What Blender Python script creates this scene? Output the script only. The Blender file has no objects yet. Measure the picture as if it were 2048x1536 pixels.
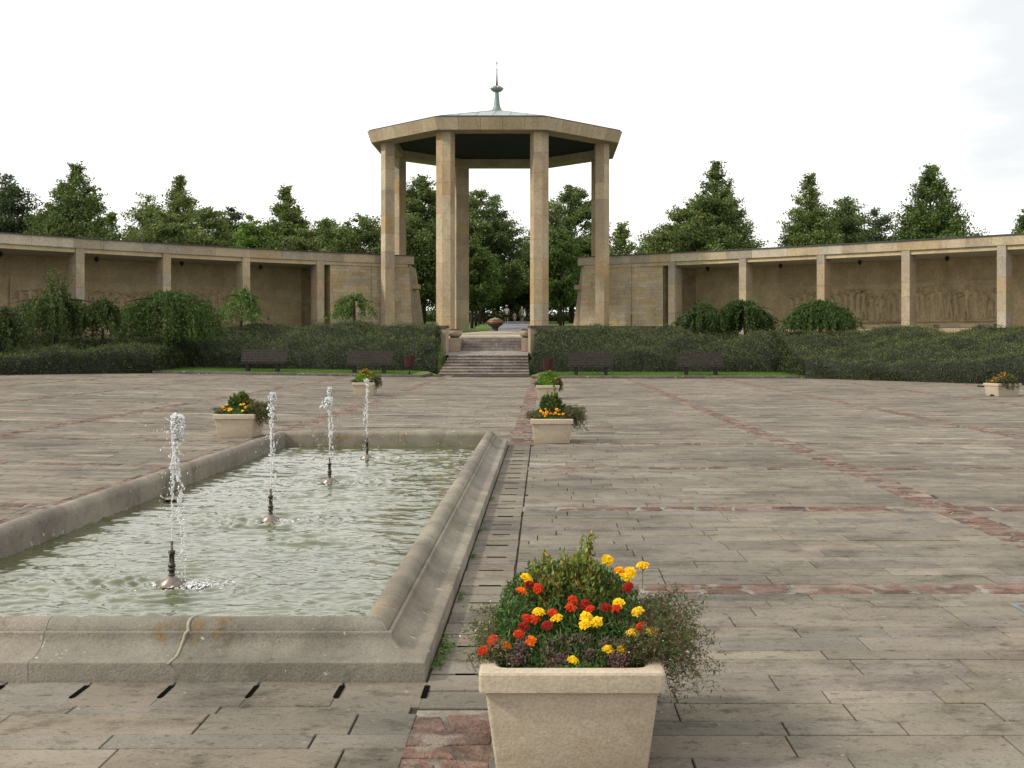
import bpy, math, random
import numpy as np
from mathutils import Vector, Matrix

R = random.Random(11)
rng = np.random.default_rng(11)
scene = bpy.context.scene
COL = scene.collection

# ------------------------------------------------------------------ camera
H = 1.65
cd = bpy.data.cameras.new('camera')
cam = bpy.data.objects.new('camera', cd)
COL.objects.link(cam)
cam.location = (0, 0, H)
cam.rotation_euler = (math.radians(90), 0, 0)
cd.sensor_width = 36.0
cd.lens = 2360 / 2048 * 36.0
cd.shift_x = -63 / 2048
cd.shift_y = -80 / 2048
cd.clip_start = 0.05
cd.clip_end = 5000
scene.camera = cam

# ------------------------------------------------------------------ light
SUN_EL, SUN_AZ = 38.0, -74.0        # azimuth measured from -Y (towards the camera) to -X
w = bpy.data.worlds.new('World')
scene.world = w
w.use_nodes = True
nt = w.node_tree
nt.nodes.clear()
def wn(t, **k):
    n = nt.nodes.new(t)
    for a, b in k.items():
        setattr(n, a, b)
    return n
out = wn('ShaderNodeOutputWorld')
bg1 = wn('ShaderNodeBackground'); bg1.inputs[1].default_value = 0.1
bg2 = wn('ShaderNodeBackground'); bg2.inputs[1].default_value = 1.40
sky = wn('ShaderNodeTexSky', sky_type='NISHITA', sun_disc=False)
sky.sun_elevation = math.radians(SUN_EL)
sky.sun_rotation = math.radians(270 - 16)
sky.air_density = 1.0; sky.dust_density = 3.0
nt.links.new(sky.outputs[0], bg1.inputs[0])
tc = wn('ShaderNodeTexCoord')
mp = wn('ShaderNodeMapping'); mp.inputs['Scale'].default_value = (1.0, 1.0, 3.2)
nz = wn('ShaderNodeTexNoise'); nz.inputs['Scale'].default_value = 2.3; nz.inputs['Detail'].default_value = 6
nz.inputs['Roughness'].default_value = 0.55
nt.links.new(tc.outputs['Generated'], mp.inputs[0]); nt.links.new(mp.outputs[0], nz.inputs[0])
dt = wn('ShaderNodeVectorMath', operation='DOT_PRODUCT'); dt.inputs[1].default_value = (0.46, 0.80, 0.38)
nt.links.new(tc.outputs['Generated'], dt.inputs[0])
mr = wn('ShaderNodeMapRange'); mr.inputs[1].default_value = 0.90; mr.inputs[2].default_value = 1.0; mr.inputs[3].default_value = 0.0; mr.inputs[4].default_value = 0.42
nt.links.new(dt.outputs['Value'], mr.inputs[0])
sb = wn('ShaderNodeMath', operation='SUBTRACT'); nt.links.new(nz.outputs[0], sb.inputs[0]); nt.links.new(mr.outputs[0], sb.inputs[1])
cr = wn('ShaderNodeValToRGB')
cr.color_ramp.elements[0].position = 0.0; cr.color_ramp.elements[0].color = (0.60, 0.645, 0.68, 1)
cr.color_ramp.elements[1].position = 0.40; cr.color_ramp.elements[1].color = (1.0, 0.985, 0.945, 1)
e_ = cr.color_ramp.elements.new(0.22); e_.color = (0.68, 0.70, 0.71, 1)
nt.links.new(sb.outputs[0], cr.inputs[0]); nt.links.new(cr.outputs[0], bg2.inputs[0])
mx = wn('ShaderNodeMixShader'); mx.inputs[0].default_value = 0.93
nt.links.new(bg1.outputs[0], mx.inputs[1]); nt.links.new(bg2.outputs[0], mx.inputs[2])
nt.links.new(mx.outputs[0], out.inputs[0])
sd = bpy.data.lights.new('sun', 'SUN')
sd.energy = 3.4
sd.angle = math.radians(5)
sd.color = (1.0, 0.93, 0.80)
so = bpy.data.objects.new('sun', sd)
COL.objects.link(so)
az = math.radians(SUN_AZ); el = math.radians(SUN_EL)
tosun = Vector((math.sin(az) * math.cos(el), -math.cos(az) * math.cos(el), math.sin(el)))
so.rotation_euler = tosun.to_track_quat('Z', 'Y').to_euler()
so.location = tosun * 60
scene.view_settings.view_transform = 'Standard'
scene.view_settings.look = 'None'
scene.view_settings.exposure = 0.0
scene.view_settings.gamma = 1.0
scene.cycles.max_bounces = 8
scene.cycles.transparent_max_bounces = 8

# ------------------------------------------------------------------ materials
def new_mat(name):
    m = bpy.data.materials.new(name); m.use_nodes = True
    t = m.node_tree; b = t.nodes['Principled BSDF']
    return m, t, b
def N(t, ty, **k):
    n = t.nodes.new(ty)
    for a, v in k.items():
        if a in n.inputs: n.inputs[a].default_value = v
        else: setattr(n, a, v)
    return n
def noise(t, vec, scale, detail=5, rough=0.6):
    n = N(t, 'ShaderNodeTexNoise'); n.inputs['Scale'].default_value = scale
    n.inputs['Detail'].default_value = detail; n.inputs['Roughness'].default_value = rough
    t.links.new(vec, n.inputs['Vector']); return n.outputs[0]
def ramp(t, fac, stops):
    r = N(t, 'ShaderNodeValToRGB'); e = r.color_ramp.elements
    while len(e) < len(stops): e.new(0.5)
    for i, (p, c) in enumerate(stops):
        e[i].position = p; e[i].color = (c[0], c[1], c[2], 1) if not isinstance(c, (int, float)) else (c, c, c, 1)
    t.links.new(fac, r.inputs[0]); return r.outputs[0]
def mixc(t, a, b, fac=1.0, mode='MULTIPLY'):
    m = N(t, 'ShaderNodeMix', data_type='RGBA', blend_type=mode)
    if isinstance(fac, (int, float)): m.inputs[0].default_value = fac
    else: t.links.new(fac, m.inputs[0])
    for s, v in ((6, a), (7, b)):
        if isinstance(v, tuple): m.inputs[s].default_value = (*v, 1)
        else: t.links.new(v, m.inputs[s])
    return m.outputs[2]
def stone(name, tint=(1, 1, 1), scale=3.0, lo=0.6, hi=1.15, bump=0.3, rough=0.85, streak=(1, 1, 1), stain=None, fine=60, usecol=True, bdist=0.01, speck=None, K=0.62, spec=0.25):
    tint = tuple(v * K for v in tint)
    m, t, b = new_mat(name)
    tcn = N(t, 'ShaderNodeTexCoord'); mpn = N(t, 'ShaderNodeMapping')
    mpn.inputs['Scale'].default_value = streak
    t.links.new(tcn.outputs['Object'], mpn.inputs[0]); vec = mpn.outputs[0]
    n1 = noise(t, vec, scale, 6, 0.62)
    c1 = ramp(t, n1, [(0.28, lo), (0.72, hi)])
    if usecol:
        at = N(t, 'ShaderNodeAttribute', attribute_name='Col')
        base = mixc(t, at.outputs['Color'], tint)
    else:
        base = mixc(t, (1.0, 1.0, 1.0), tint)
    c = mixc(t, base, c1)
    n2 = noise(t, tcn.outputs['Object'], fine, 3, 0.7)
    c = mixc(t, c, ramp(t, n2, [(0.3, 0.78), (0.7, 1.15)]))
    if stain:
        for (sc, p0, p1, colr) in stain:
            n3 = noise(t, vec, sc, 7, 0.7)
            f = ramp(t, n3, [(p0, 0.0), (p1, 1.0)])
            c = mixc(t, c, colr, f, 'MULTIPLY')
    if speck:
        n4 = noise(t, tcn.outputs['Object'], speck[0], 2, 0.5)
        c = mixc(t, c, speck[3], ramp(t, n4, [(speck[1], 0.0), (speck[2], 1.0)]), 'MIX')
    t.links.new(c, b.inputs['Base Color'])
    b.inputs['Roughness'].default_value = rough
    b.inputs['Specular IOR Level'].default_value = spec
    bm = N(t, 'ShaderNodeBump'); bm.inputs['Strength'].default_value = bump; bm.inputs['Distance'].default_value = bdist
    ad = N(t, 'ShaderNodeMath', operation='ADD'); t.links.new(n1, ad.inputs[0]); t.links.new(n2, ad.inputs[1])
    t.links.new(ad.outputs[0], bm.inputs['Height']); t.links.new(bm.outputs[0], b.inputs['Normal'])
    return m
def plain(name, col, rough=0.6, metal=0.0, var=0.25, scale=8, bump=0.1):
    m, t, b = new_mat(name)
    tcn = N(t, 'ShaderNodeTexCoord'); n1 = noise(t, tcn.outputs['Object'], scale, 5, 0.6)
    c = mixc(t, tuple(col), ramp(t, n1, [(0.3, 1 - var), (0.7, 1 + var * 0.6)]))
    t.links.new(c, b.inputs['Base Color']); b.inputs['Roughness'].default_value = rough
    b.inputs['Metallic'].default_value = metal
    b.inputs['Specular IOR Level'].default_value = 0.5 if metal > 0 else 0.2
    bm = N(t, 'ShaderNodeBump'); bm.inputs['Strength'].default_value = bump; bm.inputs['Distance'].default_value = 0.005
    t.links.new(n1, bm.inputs['Height']); t.links.new(bm.outputs[0], b.inputs['Normal'])
    return m
def leafmat(name, trans=0.25, rough=0.6, spec=0.25):
    m, t, b = new_mat(name)
    at = N(t, 'ShaderNodeAttribute', attribute_name='Col')
    t.links.new(at.outputs['Color'], b.inputs['Base Color']); b.inputs['Roughness'].default_value = rough
    b.inputs['Specular IOR Level'].default_value = spec
    tr = N(t, 'ShaderNodeBsdfTranslucent')
    t.links.new(mixc(t, at.outputs['Color'], (1.0, 1.15, 0.5)), tr.inputs[0])
    mxn = N(t, 'ShaderNodeMixShader'); mxn.inputs[0].default_value = trans
    o = t.nodes['Material Output']
    t.links.new(b.outputs[0], mxn.inputs[1]); t.links.new(tr.outputs[0], mxn.inputs[2]); t.links.new(mxn.outputs[0], o.inputs[0])
    return m

M = {}
M['paver'] = stone('paving_stone', scale=2.4, lo=0.62, hi=1.22, bump=0.55, streak=(0.75, 1.15, 1), rough=0.85, fine=150, K=0.80, spec=0.12, tint=(0.97, 0.985, 0.97),
                   stain=[(0.30, 0.44, 0.60, (0.68, 0.69, 0.71)), (1.3, 0.50, 0.66, (0.60, 0.60, 0.61)), (4.5, 0.54, 0.66, (0.60, 0.59, 0.57)), (14.0, 0.56, 0.64, (0.60, 0.58, 0.55)), (48.0, 0.55, 0.63, (0.66, 0.64, 0.61))], speck=(22, 0.68, 0.76, (0.27, 0.26, 0.24)))
M['red'] = stone('red_flagstone', scale=7, lo=0.6, hi=1.25, bump=0.9, rough=0.85, fine=45, bdist=0.02, K=0.72, spec=0.12, stain=[(3, 0.46, 0.60, (0.62, 0.66, 0.64))], speck=(5, 0.56, 0.66, (0.22, 0.185, 0.155)))
M['mortar'] = stone('mortar', tint=(0.42, 0.385, 0.33), scale=5, lo=0.6, hi=1.2, bump=0.7, usecol=False, stain=[(1.4, 0.45, 0.6, (0.5, 0.48, 0.46))], spec=0.1)
M['joint'] = stone('joint_sand', tint=(0.10, 0.09, 0.075), scale=5, usecol=False, spec=0.0)
M['pool'] = stone('pool_stone', scale=1.7, lo=0.62, hi=1.20, bump=0.6, rough=0.85, fine=80, K=0.70, tint=(0.97, 1.0, 0.98),
                  stain=[(1.1, 0.5, 0.64, (0.72, 0.72, 0.72)), (2.1, 0.60, 0.66, (1.0, 0.76, 0.42)), (9, 0.56, 0.66, (0.74, 0.73, 0.71)), (25, 0.62, 0.70, (0.6, 0.58, 0.55))], speck=(16, 0.69, 0.73, (0.36, 0.35, 0.32)))
M['sand'] = stone('sandstone', scale=0.9, lo=0.78, hi=1.12, bump=0.25, fine=9, streak=(1.3, 1.3, 0.8), K=0.85, tint=(1.0, 0.98, 0.90),
                  stain=[(0.5, 0.52, 0.72, (0.80, 0.79, 0.78)), (2.3, 0.58, 0.7, (0.86, 0.84, 0.82))])
M['granite'] = stone('pink_granite', scale=3, lo=0.6, hi=1.2, bump=0.6, fine=14, bdist=0.03, K=0.66, spec=0.15, speck=(7, 0.64, 0.70, (0.30, 0.27, 0.25)))
M['planter'] = stone('cast_planter', scale=2.5, lo=0.84, hi=1.08, bump=0.20, rough=0.9, fine=90, streak=(1.6, 1.0, 3.2), bdist=0.012, K=0.82,
                     stain=[(1.3, 0.46, 0.68, (0.84, 0.81, 0.77)), (4.0, 0.52, 0.75, (0.86, 0.82, 0.76)), (11, 0.58, 0.7, (0.88, 0.86, 0.82))], usecol=True)
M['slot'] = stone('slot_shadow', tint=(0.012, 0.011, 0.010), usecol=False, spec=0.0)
M['copper'] = plain('verdigris_copper', (0.27, 0.31, 0.30), 0.5, 0.2, 0.3, 3)
M['copperpipe'] = plain('verdigris_spire', (0.13, 0.20, 0.185), 0.5, 0.2, 0.35, 5)
M['roofedge'] = plain('dark_sheet_metal', (0.045, 0.05, 0.05), 0.5, 0.3)
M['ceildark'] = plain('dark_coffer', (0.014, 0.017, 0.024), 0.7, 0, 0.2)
M['ceiling'] = plain('plaster_ceiling', (0.42, 0.39, 0.34), 0.9, 0, 0.1, 1)
M['gold'] = plain('gilded_knob', (0.8, 0.6, 0.25), 0.3, 0.9)
M['iron'] = plain('dark_iron', (0.02, 0.018, 0.018), 0.5, 0.5)
M['bronze'] = plain('bronze_nozzle', (0.05, 0.042, 0.032), 0.42, 0.6, 0.4, 60)
M['nozcone'] = plain('steel_cone', (0.20, 0.165, 0.14), 0.35, 0.6, 0.3, 30)
M['rust'] = plain('rusty_iron', (0.16, 0.055, 0.03), 0.8, 0.1)
M['urnrim'] = plain('rusty_bronze_band', (0.22, 0.095, 0.045), 0.5, 0.4)
M['urn'] = plain('dark_bronze_bowl', (0.045, 0.036, 0.028), 0.45, 0.5)
M['urnlid'] = plain('bowl_lid', (0.30, 0.24, 0.18), 0.6, 0.3)
M['bench'] = plain('dark_brown_wood', (0.026, 0.018, 0.016), 0.6, 0, 0.4, 6)
M['bin'] = plain('brown_bin_slats', (0.060, 0.022, 0.018), 0.6, 0, 0.3, 9)
M['soil'] = plain('soil', (0.03, 0.022, 0.015), 0.95, 0, 0.4, 30)
M['bark'] = plain('bark', (0.055, 0.042, 0.030), 0.9, 0, 0.5, 6, 0.6)
M['asphalt'] = plain('path_asphalt', (0.23, 0.235, 0.25), 0.85, 0, 0.15, 3)
M['leaf'] = leafmat('leaf')
M['petal'] = leafmat('petal', 0.3, 0.55, 0.2)
M['skin'] = plain('skin', (0.50, 0.30, 0.21), 0.55, 0, 0.08)
M['white'] = plain('white_cloth', (0.78, 0.79, 0.82), 0.9, 0, 0.08, 20)
M['black'] = plain('black_cloth', (0.02, 0.02, 0.025), 0.9, 0, 0.2, 20)
M['tan'] = plain('tan_cloth', (0.36, 0.32, 0.20), 0.9, 0, 0.15, 20)
M['denim'] = plain('denim', (0.05, 0.11, 0.20), 0.9, 0, 0.2, 20)
M['greydress'] = plain('grey_dress', (0.32, 0.31, 0.36), 0.9, 0, 0.2, 20)
M['blond'] = plain('blond_hair', (0.48, 0.38, 0.24), 0.7, 0, 0.2, 20)
M['brownhair'] = plain('brown_hair', (0.08, 0.05, 0.035), 0.7, 0, 0.2, 20)
M['pink'] = plain('pink_cloth', (0.55, 0.16, 0.18), 0.9, 0, 0.1, 20)
M['cover'] = plain('galvanised_frame', (0.16, 0.165, 0.165), 0.6, 0.0)

# water in the pool: turbid, reflecting
m, t, b = new_mat('pool_water')
tcn = N(t, 'ShaderNodeTexCoord')
nn = noise(t, tcn.outputs['Object'], 0.8, 4, 0.6)
t.links.new(ramp(t, nn, [(0.3, (0.040, 0.050, 0.013)), (0.7, (0.082, 0.094, 0.032))]), b.inputs['Base Color'])
b.inputs['Roughness'].default_value = 0.03; b.inputs['IOR'].default_value = 1.34
b.inputs['Specular IOR Level'].default_value = 0.9
b.inputs['Coat Weight'].default_value = 0.4; b.inputs['Coat Roughness'].default_value = 0.02; b.inputs['Coat IOR'].default_value = 1.4
bm = N(t, 'ShaderNodeBump'); bm.inputs['Strength'].default_value = 0.6; bm.inputs['Distance'].default_value = 0.004
nb = noise(t, tcn.outputs['Object'], 26, 3, 0.6); t.links.new(nb, bm.inputs['Height']); t.links.new(bm.outputs[0], b.inputs['Normal']); t.links.new(bm.outputs[0], b.inputs['Coat Normal'])
M['water'] = m
m, t, b = new_mat('fountain_water')
b.inputs['Base Color'].default_value = (0.98, 0.99, 1, 1); b.inputs['Roughness'].default_value = 0.04
b.inputs['IOR'].default_value = 1.33; b.inputs['Transmission Weight'].default_value = 1.0
df = N(t, 'ShaderNodeBsdfDiffuse'); df.inputs[0].default_value = (0.95, 0.96, 0.97, 1)
ms = N(t, 'ShaderNodeMixShader'); ms.inputs[0].default_value = 0.38
t.links.new(b.outputs[0], ms.inputs[1]); t.links.new(df.outputs[0], ms.inputs[2])
t.links.new(ms.outputs[0], t.nodes['Material Output'].inputs[0])
M['jet'] = m
# ground: grass
m, t, b = new_mat('grass_ground')
tcn = N(t, 'ShaderNodeTexCoord')
n1 = noise(t, tcn.outputs['Object'], 0.5, 6, 0.7); n2 = noise(t, tcn.outputs['Object'], 14, 4, 0.7)
c = ramp(t, n1, [(0.3, (0.075, 0.125, 0.022)), (0.7, (0.125, 0.19, 0.038))])
c = mixc(t, c, ramp(t, n2, [(0.3, 0.55), (0.7, 1.25)]))
t.links.new(c, b.inputs['Base Color']); b.inputs['Roughness'].default_value = 0.9
bm = N(t, 'ShaderNodeBump'); bm.inputs['Strength'].default_value = 0.8; bm.inputs['Distance'].default_value = 0.05
t.links.new(n2, bm.inputs['Height']); t.links.new(bm.outputs[0], b.inputs['Normal'])
M['grass'] = m

# ------------------------------------------------------------------ mesh helpers
def make_obj(name, V, F, mat, cols=None, parent=None, smooth=False, loc=None):
    """V (n,3) array, F list of faces or (m,k) array; cols per face"""
    me = bpy.data.meshes.new(name)
    V = np.asarray(V, dtype=np.float64)
    off = np.array(parent.location) if parent is not None else (np.array(loc) if loc is not None else np.zeros(3))
    V = V - off
    if isinstance(F, np.ndarray):
        nf, k = F.shape
        loops = F.ravel().astype(np.int32); starts = (np.arange(nf) * k).astype(np.int32); tot = np.full(nf, k, np.int32)
    else:
        nf = len(F); tot = np.array([len(f) for f in F], np.int32)
        loops = np.array([i for f in F for i in f], np.int32)
        starts = np.concatenate([[0], np.cumsum(tot)[:-1]]).astype(np.int32)
    me.vertices.add(len(V)); me.vertices.foreach_set('co', V.astype(np.float32).ravel())
    me.loops.add(len(loops)); me.loops.foreach_set('vertex_index', loops)
    me.polygons.add(nf); me.polygons.foreach_set('loop_start', starts); me.polygons.foreach_set('loop_total', tot)
    sm = np.ones(nf, bool) if smooth is True else (np.asarray(smooth, bool) if not isinstance(smooth, bool) else np.zeros(nf, bool))
    me.polygons.foreach_set('use_smooth', sm)
    me.update(calc_edges=True); me.validate(verbose=False)
    if cols is not None and len(me.polygons) == nf:
        a = me.attributes.new('Col', 'FLOAT_COLOR', 'FACE')
        cc = np.ones((nf, 4), np.float32); cc[:, :3] = np.asarray(cols, np.float32)
        a.data.foreach_set('color', cc.ravel())
    me.materials.append(mat)
    o = bpy.data.objects.new(name, me); COL.objects.link(o)
    if parent is not None: o.parent = parent
    elif loc is not None: o.location = loc
    return o

class MB:
    def __init__(s): s.v = []; s.f = []; s.c = []; s.s = []
    def add(s, vs, fs, col=(1, 1, 1), sm=False):
        n = len(s.v); s.v += [tuple(p) for p in vs]
        for f in fs: s.f.append([i + n for i in f]); s.c.append(col); s.s.append(sm)
    def hexa(s, b4, t4, col=(1, 1, 1)):
        s.add(list(b4) + list(t4), [(3, 2, 1, 0), (4, 5, 6, 7), (0, 1, 5, 4), (1, 2, 6, 5), (2, 3, 7, 6), (3, 0, 4, 7)], col)
    def box(s, x0, x1, y0, y1, z0, z1, col=(1, 1, 1), bev=0.0):
        if bev > 0:
            g = bev
            bt = [(x0, y0, z0), (x1, y0, z0), (x1, y1, z0), (x0, y1, z0)]
            m_ = [(x0, y0, z1 - g), (x1, y0, z1 - g), (x1, y1, z1 - g), (x0, y1, z1 - g)]
            tp = [(x0 + g, y0 + g, z1), (x1 - g, y0 + g, z1), (x1 - g, y1 - g, z1), (x0 + g, y1 - g, z1)]
            s.add(bt + m_ + tp, [(0, 1, 5, 4), (1, 2, 6, 5), (2, 3, 7, 6), (3, 0, 4, 7), (4, 5, 9, 8), (5, 6, 10, 9), (6, 7, 11, 10), (7, 4, 8, 11), (8, 9, 10, 11)], col)
        else:
            s.hexa([(x0, y0, z0), (x1, y0, z0), (x1, y1, z0), (x0, y1, z0)], [(x0, y0, z1), (x1, y0, z1), (x1, y1, z1), (x0, y1, z1)], col)
    def prism(s, pb, pt, z0, z1, col=(1, 1, 1), cap=True):
        n = len(pb)
        vs = [(x, y, z0) for x, y in pb] + [(x, y, z1) for x, y in pt]
        fs = [(i, (i + 1) % n, n + (i + 1) % n, n + i) for i in range(n)]
        if cap: fs += [tuple(range(n, 2 * n)), tuple(reversed(range(n)))]
        s.add(vs, fs, col)
    def tube(s, pts, rad, n=8, col=(1, 1, 1), sm=True):
        pts = [Vector(p) for p in pts]; rings = []
        for i, p in enumerate(pts):
            d = (pts[min(i + 1, len(pts) - 1)] - pts[max(i - 1, 0)]).normalized()
            a = d.orthogonal().normalized() if abs(d.z) < 0.95 else Vector((1, 0, 0)).cross(d).normalized()
            if i and rings:
                a = (a_prev - d * a_prev.dot(d)).normalized()
            a_prev = a; b_ = d.cross(a); r = rad[i] if hasattr(rad, '__len__') else rad
            rings.append([p + (a * math.cos(q) + b_ * math.sin(q)) * r for q in [2 * math.pi * k / n for k in range(n)]])
        vs = [v for rg in rings for v in rg]; fs = []
        for i in range(len(pts) - 1):
            for k in range(n): fs.append((i * n + k, i * n + (k + 1) % n, (i + 1) * n + (k + 1) % n, (i + 1) * n + k))
        fs.append(tuple(reversed(range(n)))); fs.append(tuple(range(len(vs) - n, len(vs))))
        s.add(vs, fs, col, sm)
    def lathe(s, prof, c=(0, 0, 0), n=24, col=(1, 1, 1), sm=True, ph=0.0):
        vs = []; fs = []
        for r, z in prof:
            for k in range(n):
                a = 2 * math.pi * k / n + ph; vs.append((c[0] + r * math.cos(a), c[1] + r * math.sin(a), c[2] + z))
        for i in range(len(prof) - 1):
            for k in range(n): fs.append((i * n + k, i * n + (k + 1) % n, (i + 1) * n + (k + 1) % n, (i + 1) * n + k))
        if prof[0][0] > 1e-6: fs.append(tuple(reversed(range(n))))
        if prof[-1][0] > 1e-6: fs.append(tuple(range(len(vs) - n, len(vs))))
        s.add(vs, fs, col, sm)
    def build(s, name, mat, parent=None, loc=None):
        return make_obj(name, np.array(s.v), s.f, mat, np.array(s.c), parent, np.array(s.s), loc)

def props(o, label=None, cat=None, group=None, kind=None):
    if label: o['label'] = label
    if cat: o['category'] = cat
    if group: o['group'] = group
    if kind: o['kind'] = kind
    return o
def thing(name, loc, label, cat, group=None, rz=0):
    o = bpy.data.objects.new(name, None); COL.objects.link(o)
    o.location = loc; o.rotation_euler = (0, 0, rz); o.empty_display_size = 0.2
    return props(o, label, cat, group)
def copy_tree(o, parent=None):
    c = o.copy(); COL.objects.link(c)
    if parent is not None: c.parent = parent
    for ch in list(o.children): copy_tree(ch, c)
    return c
def jit(c, a=0.1):
    k = 1 + R.uniform(-a, a); return (c[0] * k * (1 + R.uniform(-a, a) * .3), c[1] * k, c[2] * k * (1 + R.uniform(-a, a) * .4))

def leaves(C, size, asp=0.5, nrm=None, nmix=0.0, down=0.0, rg=rng, up=None, upmix=0.0):
    """rhombic leaf cards at centres C; returns V,F"""
    n = len(C)
    d = rg.normal(size=(n, 3))
    if up is not None: d = d * (1 - upmix) + up * upmix * 1.8
    d[:, 2] -= down
    d /= np.linalg.norm(d, axis=1)[:, None] + 1e-9
    q = rg.normal(size=(n, 3))
    if nrm is not None: q = np.cross(nrm * nmix + q * (1 - nmix), d) + 1e-6
    else: q = np.cross(q, d)
    q /= np.linalg.norm(q, axis=1)[:, None] + 1e-9
    s = (size * (0.65 + 0.7 * rg.random(n)))[:, None]
    a = d * s; b_ = q * s * asp
    V = np.stack([C - a, C - a * 0.05 + b_, C + a, C - a * 0.05 - b_], 1).reshape(-1, 3)
    return V, np.arange(n * 4).reshape(n, 4)
def colr(n, base, var=0.25, rg=rng, hue=0.12):
    k = 1 + var * rg.normal(size=(n, 1)); c = np.array(base)[None, :] * np.clip(k, 0.35, 1.9)
    c[:, 0] *= 1 + hue * rg.normal(size=n); c[:, 2] *= 1 + hue * rg.normal(size=n)
    return np.clip(c, 0.003, 0.95)
def scatter_tris(V, F, n, rg=rng):
    T = []
    for f in F:
        for i in range(1, len(f) - 1): T.append((f[0], f[i], f[i + 1]))
    T = np.array(T); V = np.array(V)
    A, B, Cc = V[T[:, 0]], V[T[:, 1]], V[T[:, 2]]
    nr = np.cross(B - A, Cc - A); ar = np.linalg.norm(nr, axis=1); nr /= ar[:, None] + 1e-12
    idx = rg.choice(len(T), n, p=ar / ar.sum())
    u, v = rg.random(n), rg.random(n); k = u + v > 1; u[k] = 1 - u[k]; v[k] = 1 - v[k]
    return A[idx] + u[:, None] * (B - A)[idx] + v[:, None] * (Cc - A)[idx], nr[idx]
_ph = rng.random((24, 3)) * 6.28; _dr = rng.normal(size=(24, 2)); _dr /= np.linalg.norm(_dr, axis=1)[:, None]
def lump(x, y, wl, k0=0):
    s = 0.0
    for k in range(k0, k0 + 8):
        f = 6.28 / wl * (0.6 + 0.18 * (k - k0)); s = s + np.sin((x * _dr[k, 0] + y * _dr[k, 1]) * f + _ph[k, 0]) / (1 + 0.25 * (k - k0))
    return s / 3.0

# ------------------------------------------------------------------ ground levels
AX = -3.08
def gz(x): return 0.016 * max(0.0, -x - 3.0)
FRONT = [(2.6, 61.4), (15.42, 61.2), (15.6, 56.4), (17.5, 54.2), (21, 49.3), (24, 45), (34, 34), (60, 20)]
BACK = [(2.6, 65.6), (10.5, 68.8), (14.7, 66.6), (21.8, 60.8), (25, 57.5), (34, 48), (60, 30)]
def interp(tab, u): return float(np.interp(u, [a for a, _ in tab], [b for _, b in tab]))
def terrain(x, y):
    u = abs(x - AX)
    if u < 2.9 and y < 69.9: return -0.12
    if u < 3.3 and y < 61.2: return -0.05
    if u < 6.2 and 69.5 < y < 82: return 1.98 + (terr_top(82) - 1.98) * max(0, (y - 79) / 3)
    yf, yb = interp(FRONT, u), interp(BACK, u)
    if u > 14.6: yf = max(yf + 1.6, 61.8 if u < 17.5 else 0)
    lo = gz(x)
    if y <= yf:
        ky = 56.5
        if u < 15.6 and y > ky: return lo + 0.10 + 0.08 * (y - ky) / 5
        return lo - 0.14
    t_ = min(1, (y - yf) / (yb - yf)); t_ = t_ * t_ * (3 - 2 * t_)
    top = 2.15 + 0.036 * max(0, min(y, 119) - 70) - 0.004 * max(0, y - 119)
    if u > 12 and u < 60:
        a_, b_, c_ = ((-1.56789e-02, -.34710543, 79.115918) if x < AX else (-5.58079e-03, -.5513187, 81.1433741)); wy_ = a_ * u * u + b_ * u + c_
        if y < wy_ + 1: top = min(top, 1.72)
    return lo + 0.18 + (top - lo - 0.18) * t_
def terr_top(y): return 2.15 + 0.036 * max(0, min(y, 119) - 70) - 0.004 * max(0, y - 119)
xs = np.unique(np.concatenate([[-2500, -1200, -600, -300, -150, -90, -60], np.arange(-44, 40.1, 1.0), [AX - 2.9, AX - 2.91, AX + 2.9, AX + 2.91, 60, 90, 150, 300, 600, 1200, 2500]]))
ys = np.unique(np.concatenate([[-60, -20, 0, 10, 20, 30, 40], np.arange(44, 84.1, 0.75), [56.49, 56.51, 69.4, 69.6], np.arange(86, 130, 3), [140, 170, 220, 400, 900, 2500]]))
V = [(x, y, terrain(x, y)) for y in ys for x in xs]
# the plaza area of the ground sheet is pierced by the pool basin
nx = len(xs); F = []
for j in range(len(ys) - 1):
    for i in range(nx - 1):
        F.append((j * nx + i, j * nx + i + 1, (j + 1) * nx + i + 1, (j + 1) * nx + i))
V = np.array(V); k = (V[:, 1] < 42) ; V[k, 2] = -0.6
g = make_obj('ground', V, F, M['grass'], smooth=True); props(g, kind='structure')

# asphalt path beyond the pavilion
mb = MB()
yy = list(np.arange(72, 118.1, 2))
for a, b_ in zip(yy[:-1], yy[1:]):
    mb.add([(-3.75, a, terr_top(a) + .02), (-0.6, a, terr_top(a) + .02), (-0.6, b_, terr_top(b_) + .02), (-3.75, b_, terr_top(b_) + .02)], [(0, 1, 2, 3)])
props(mb.build('path', M['asphalt']), kind='structure')

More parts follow.
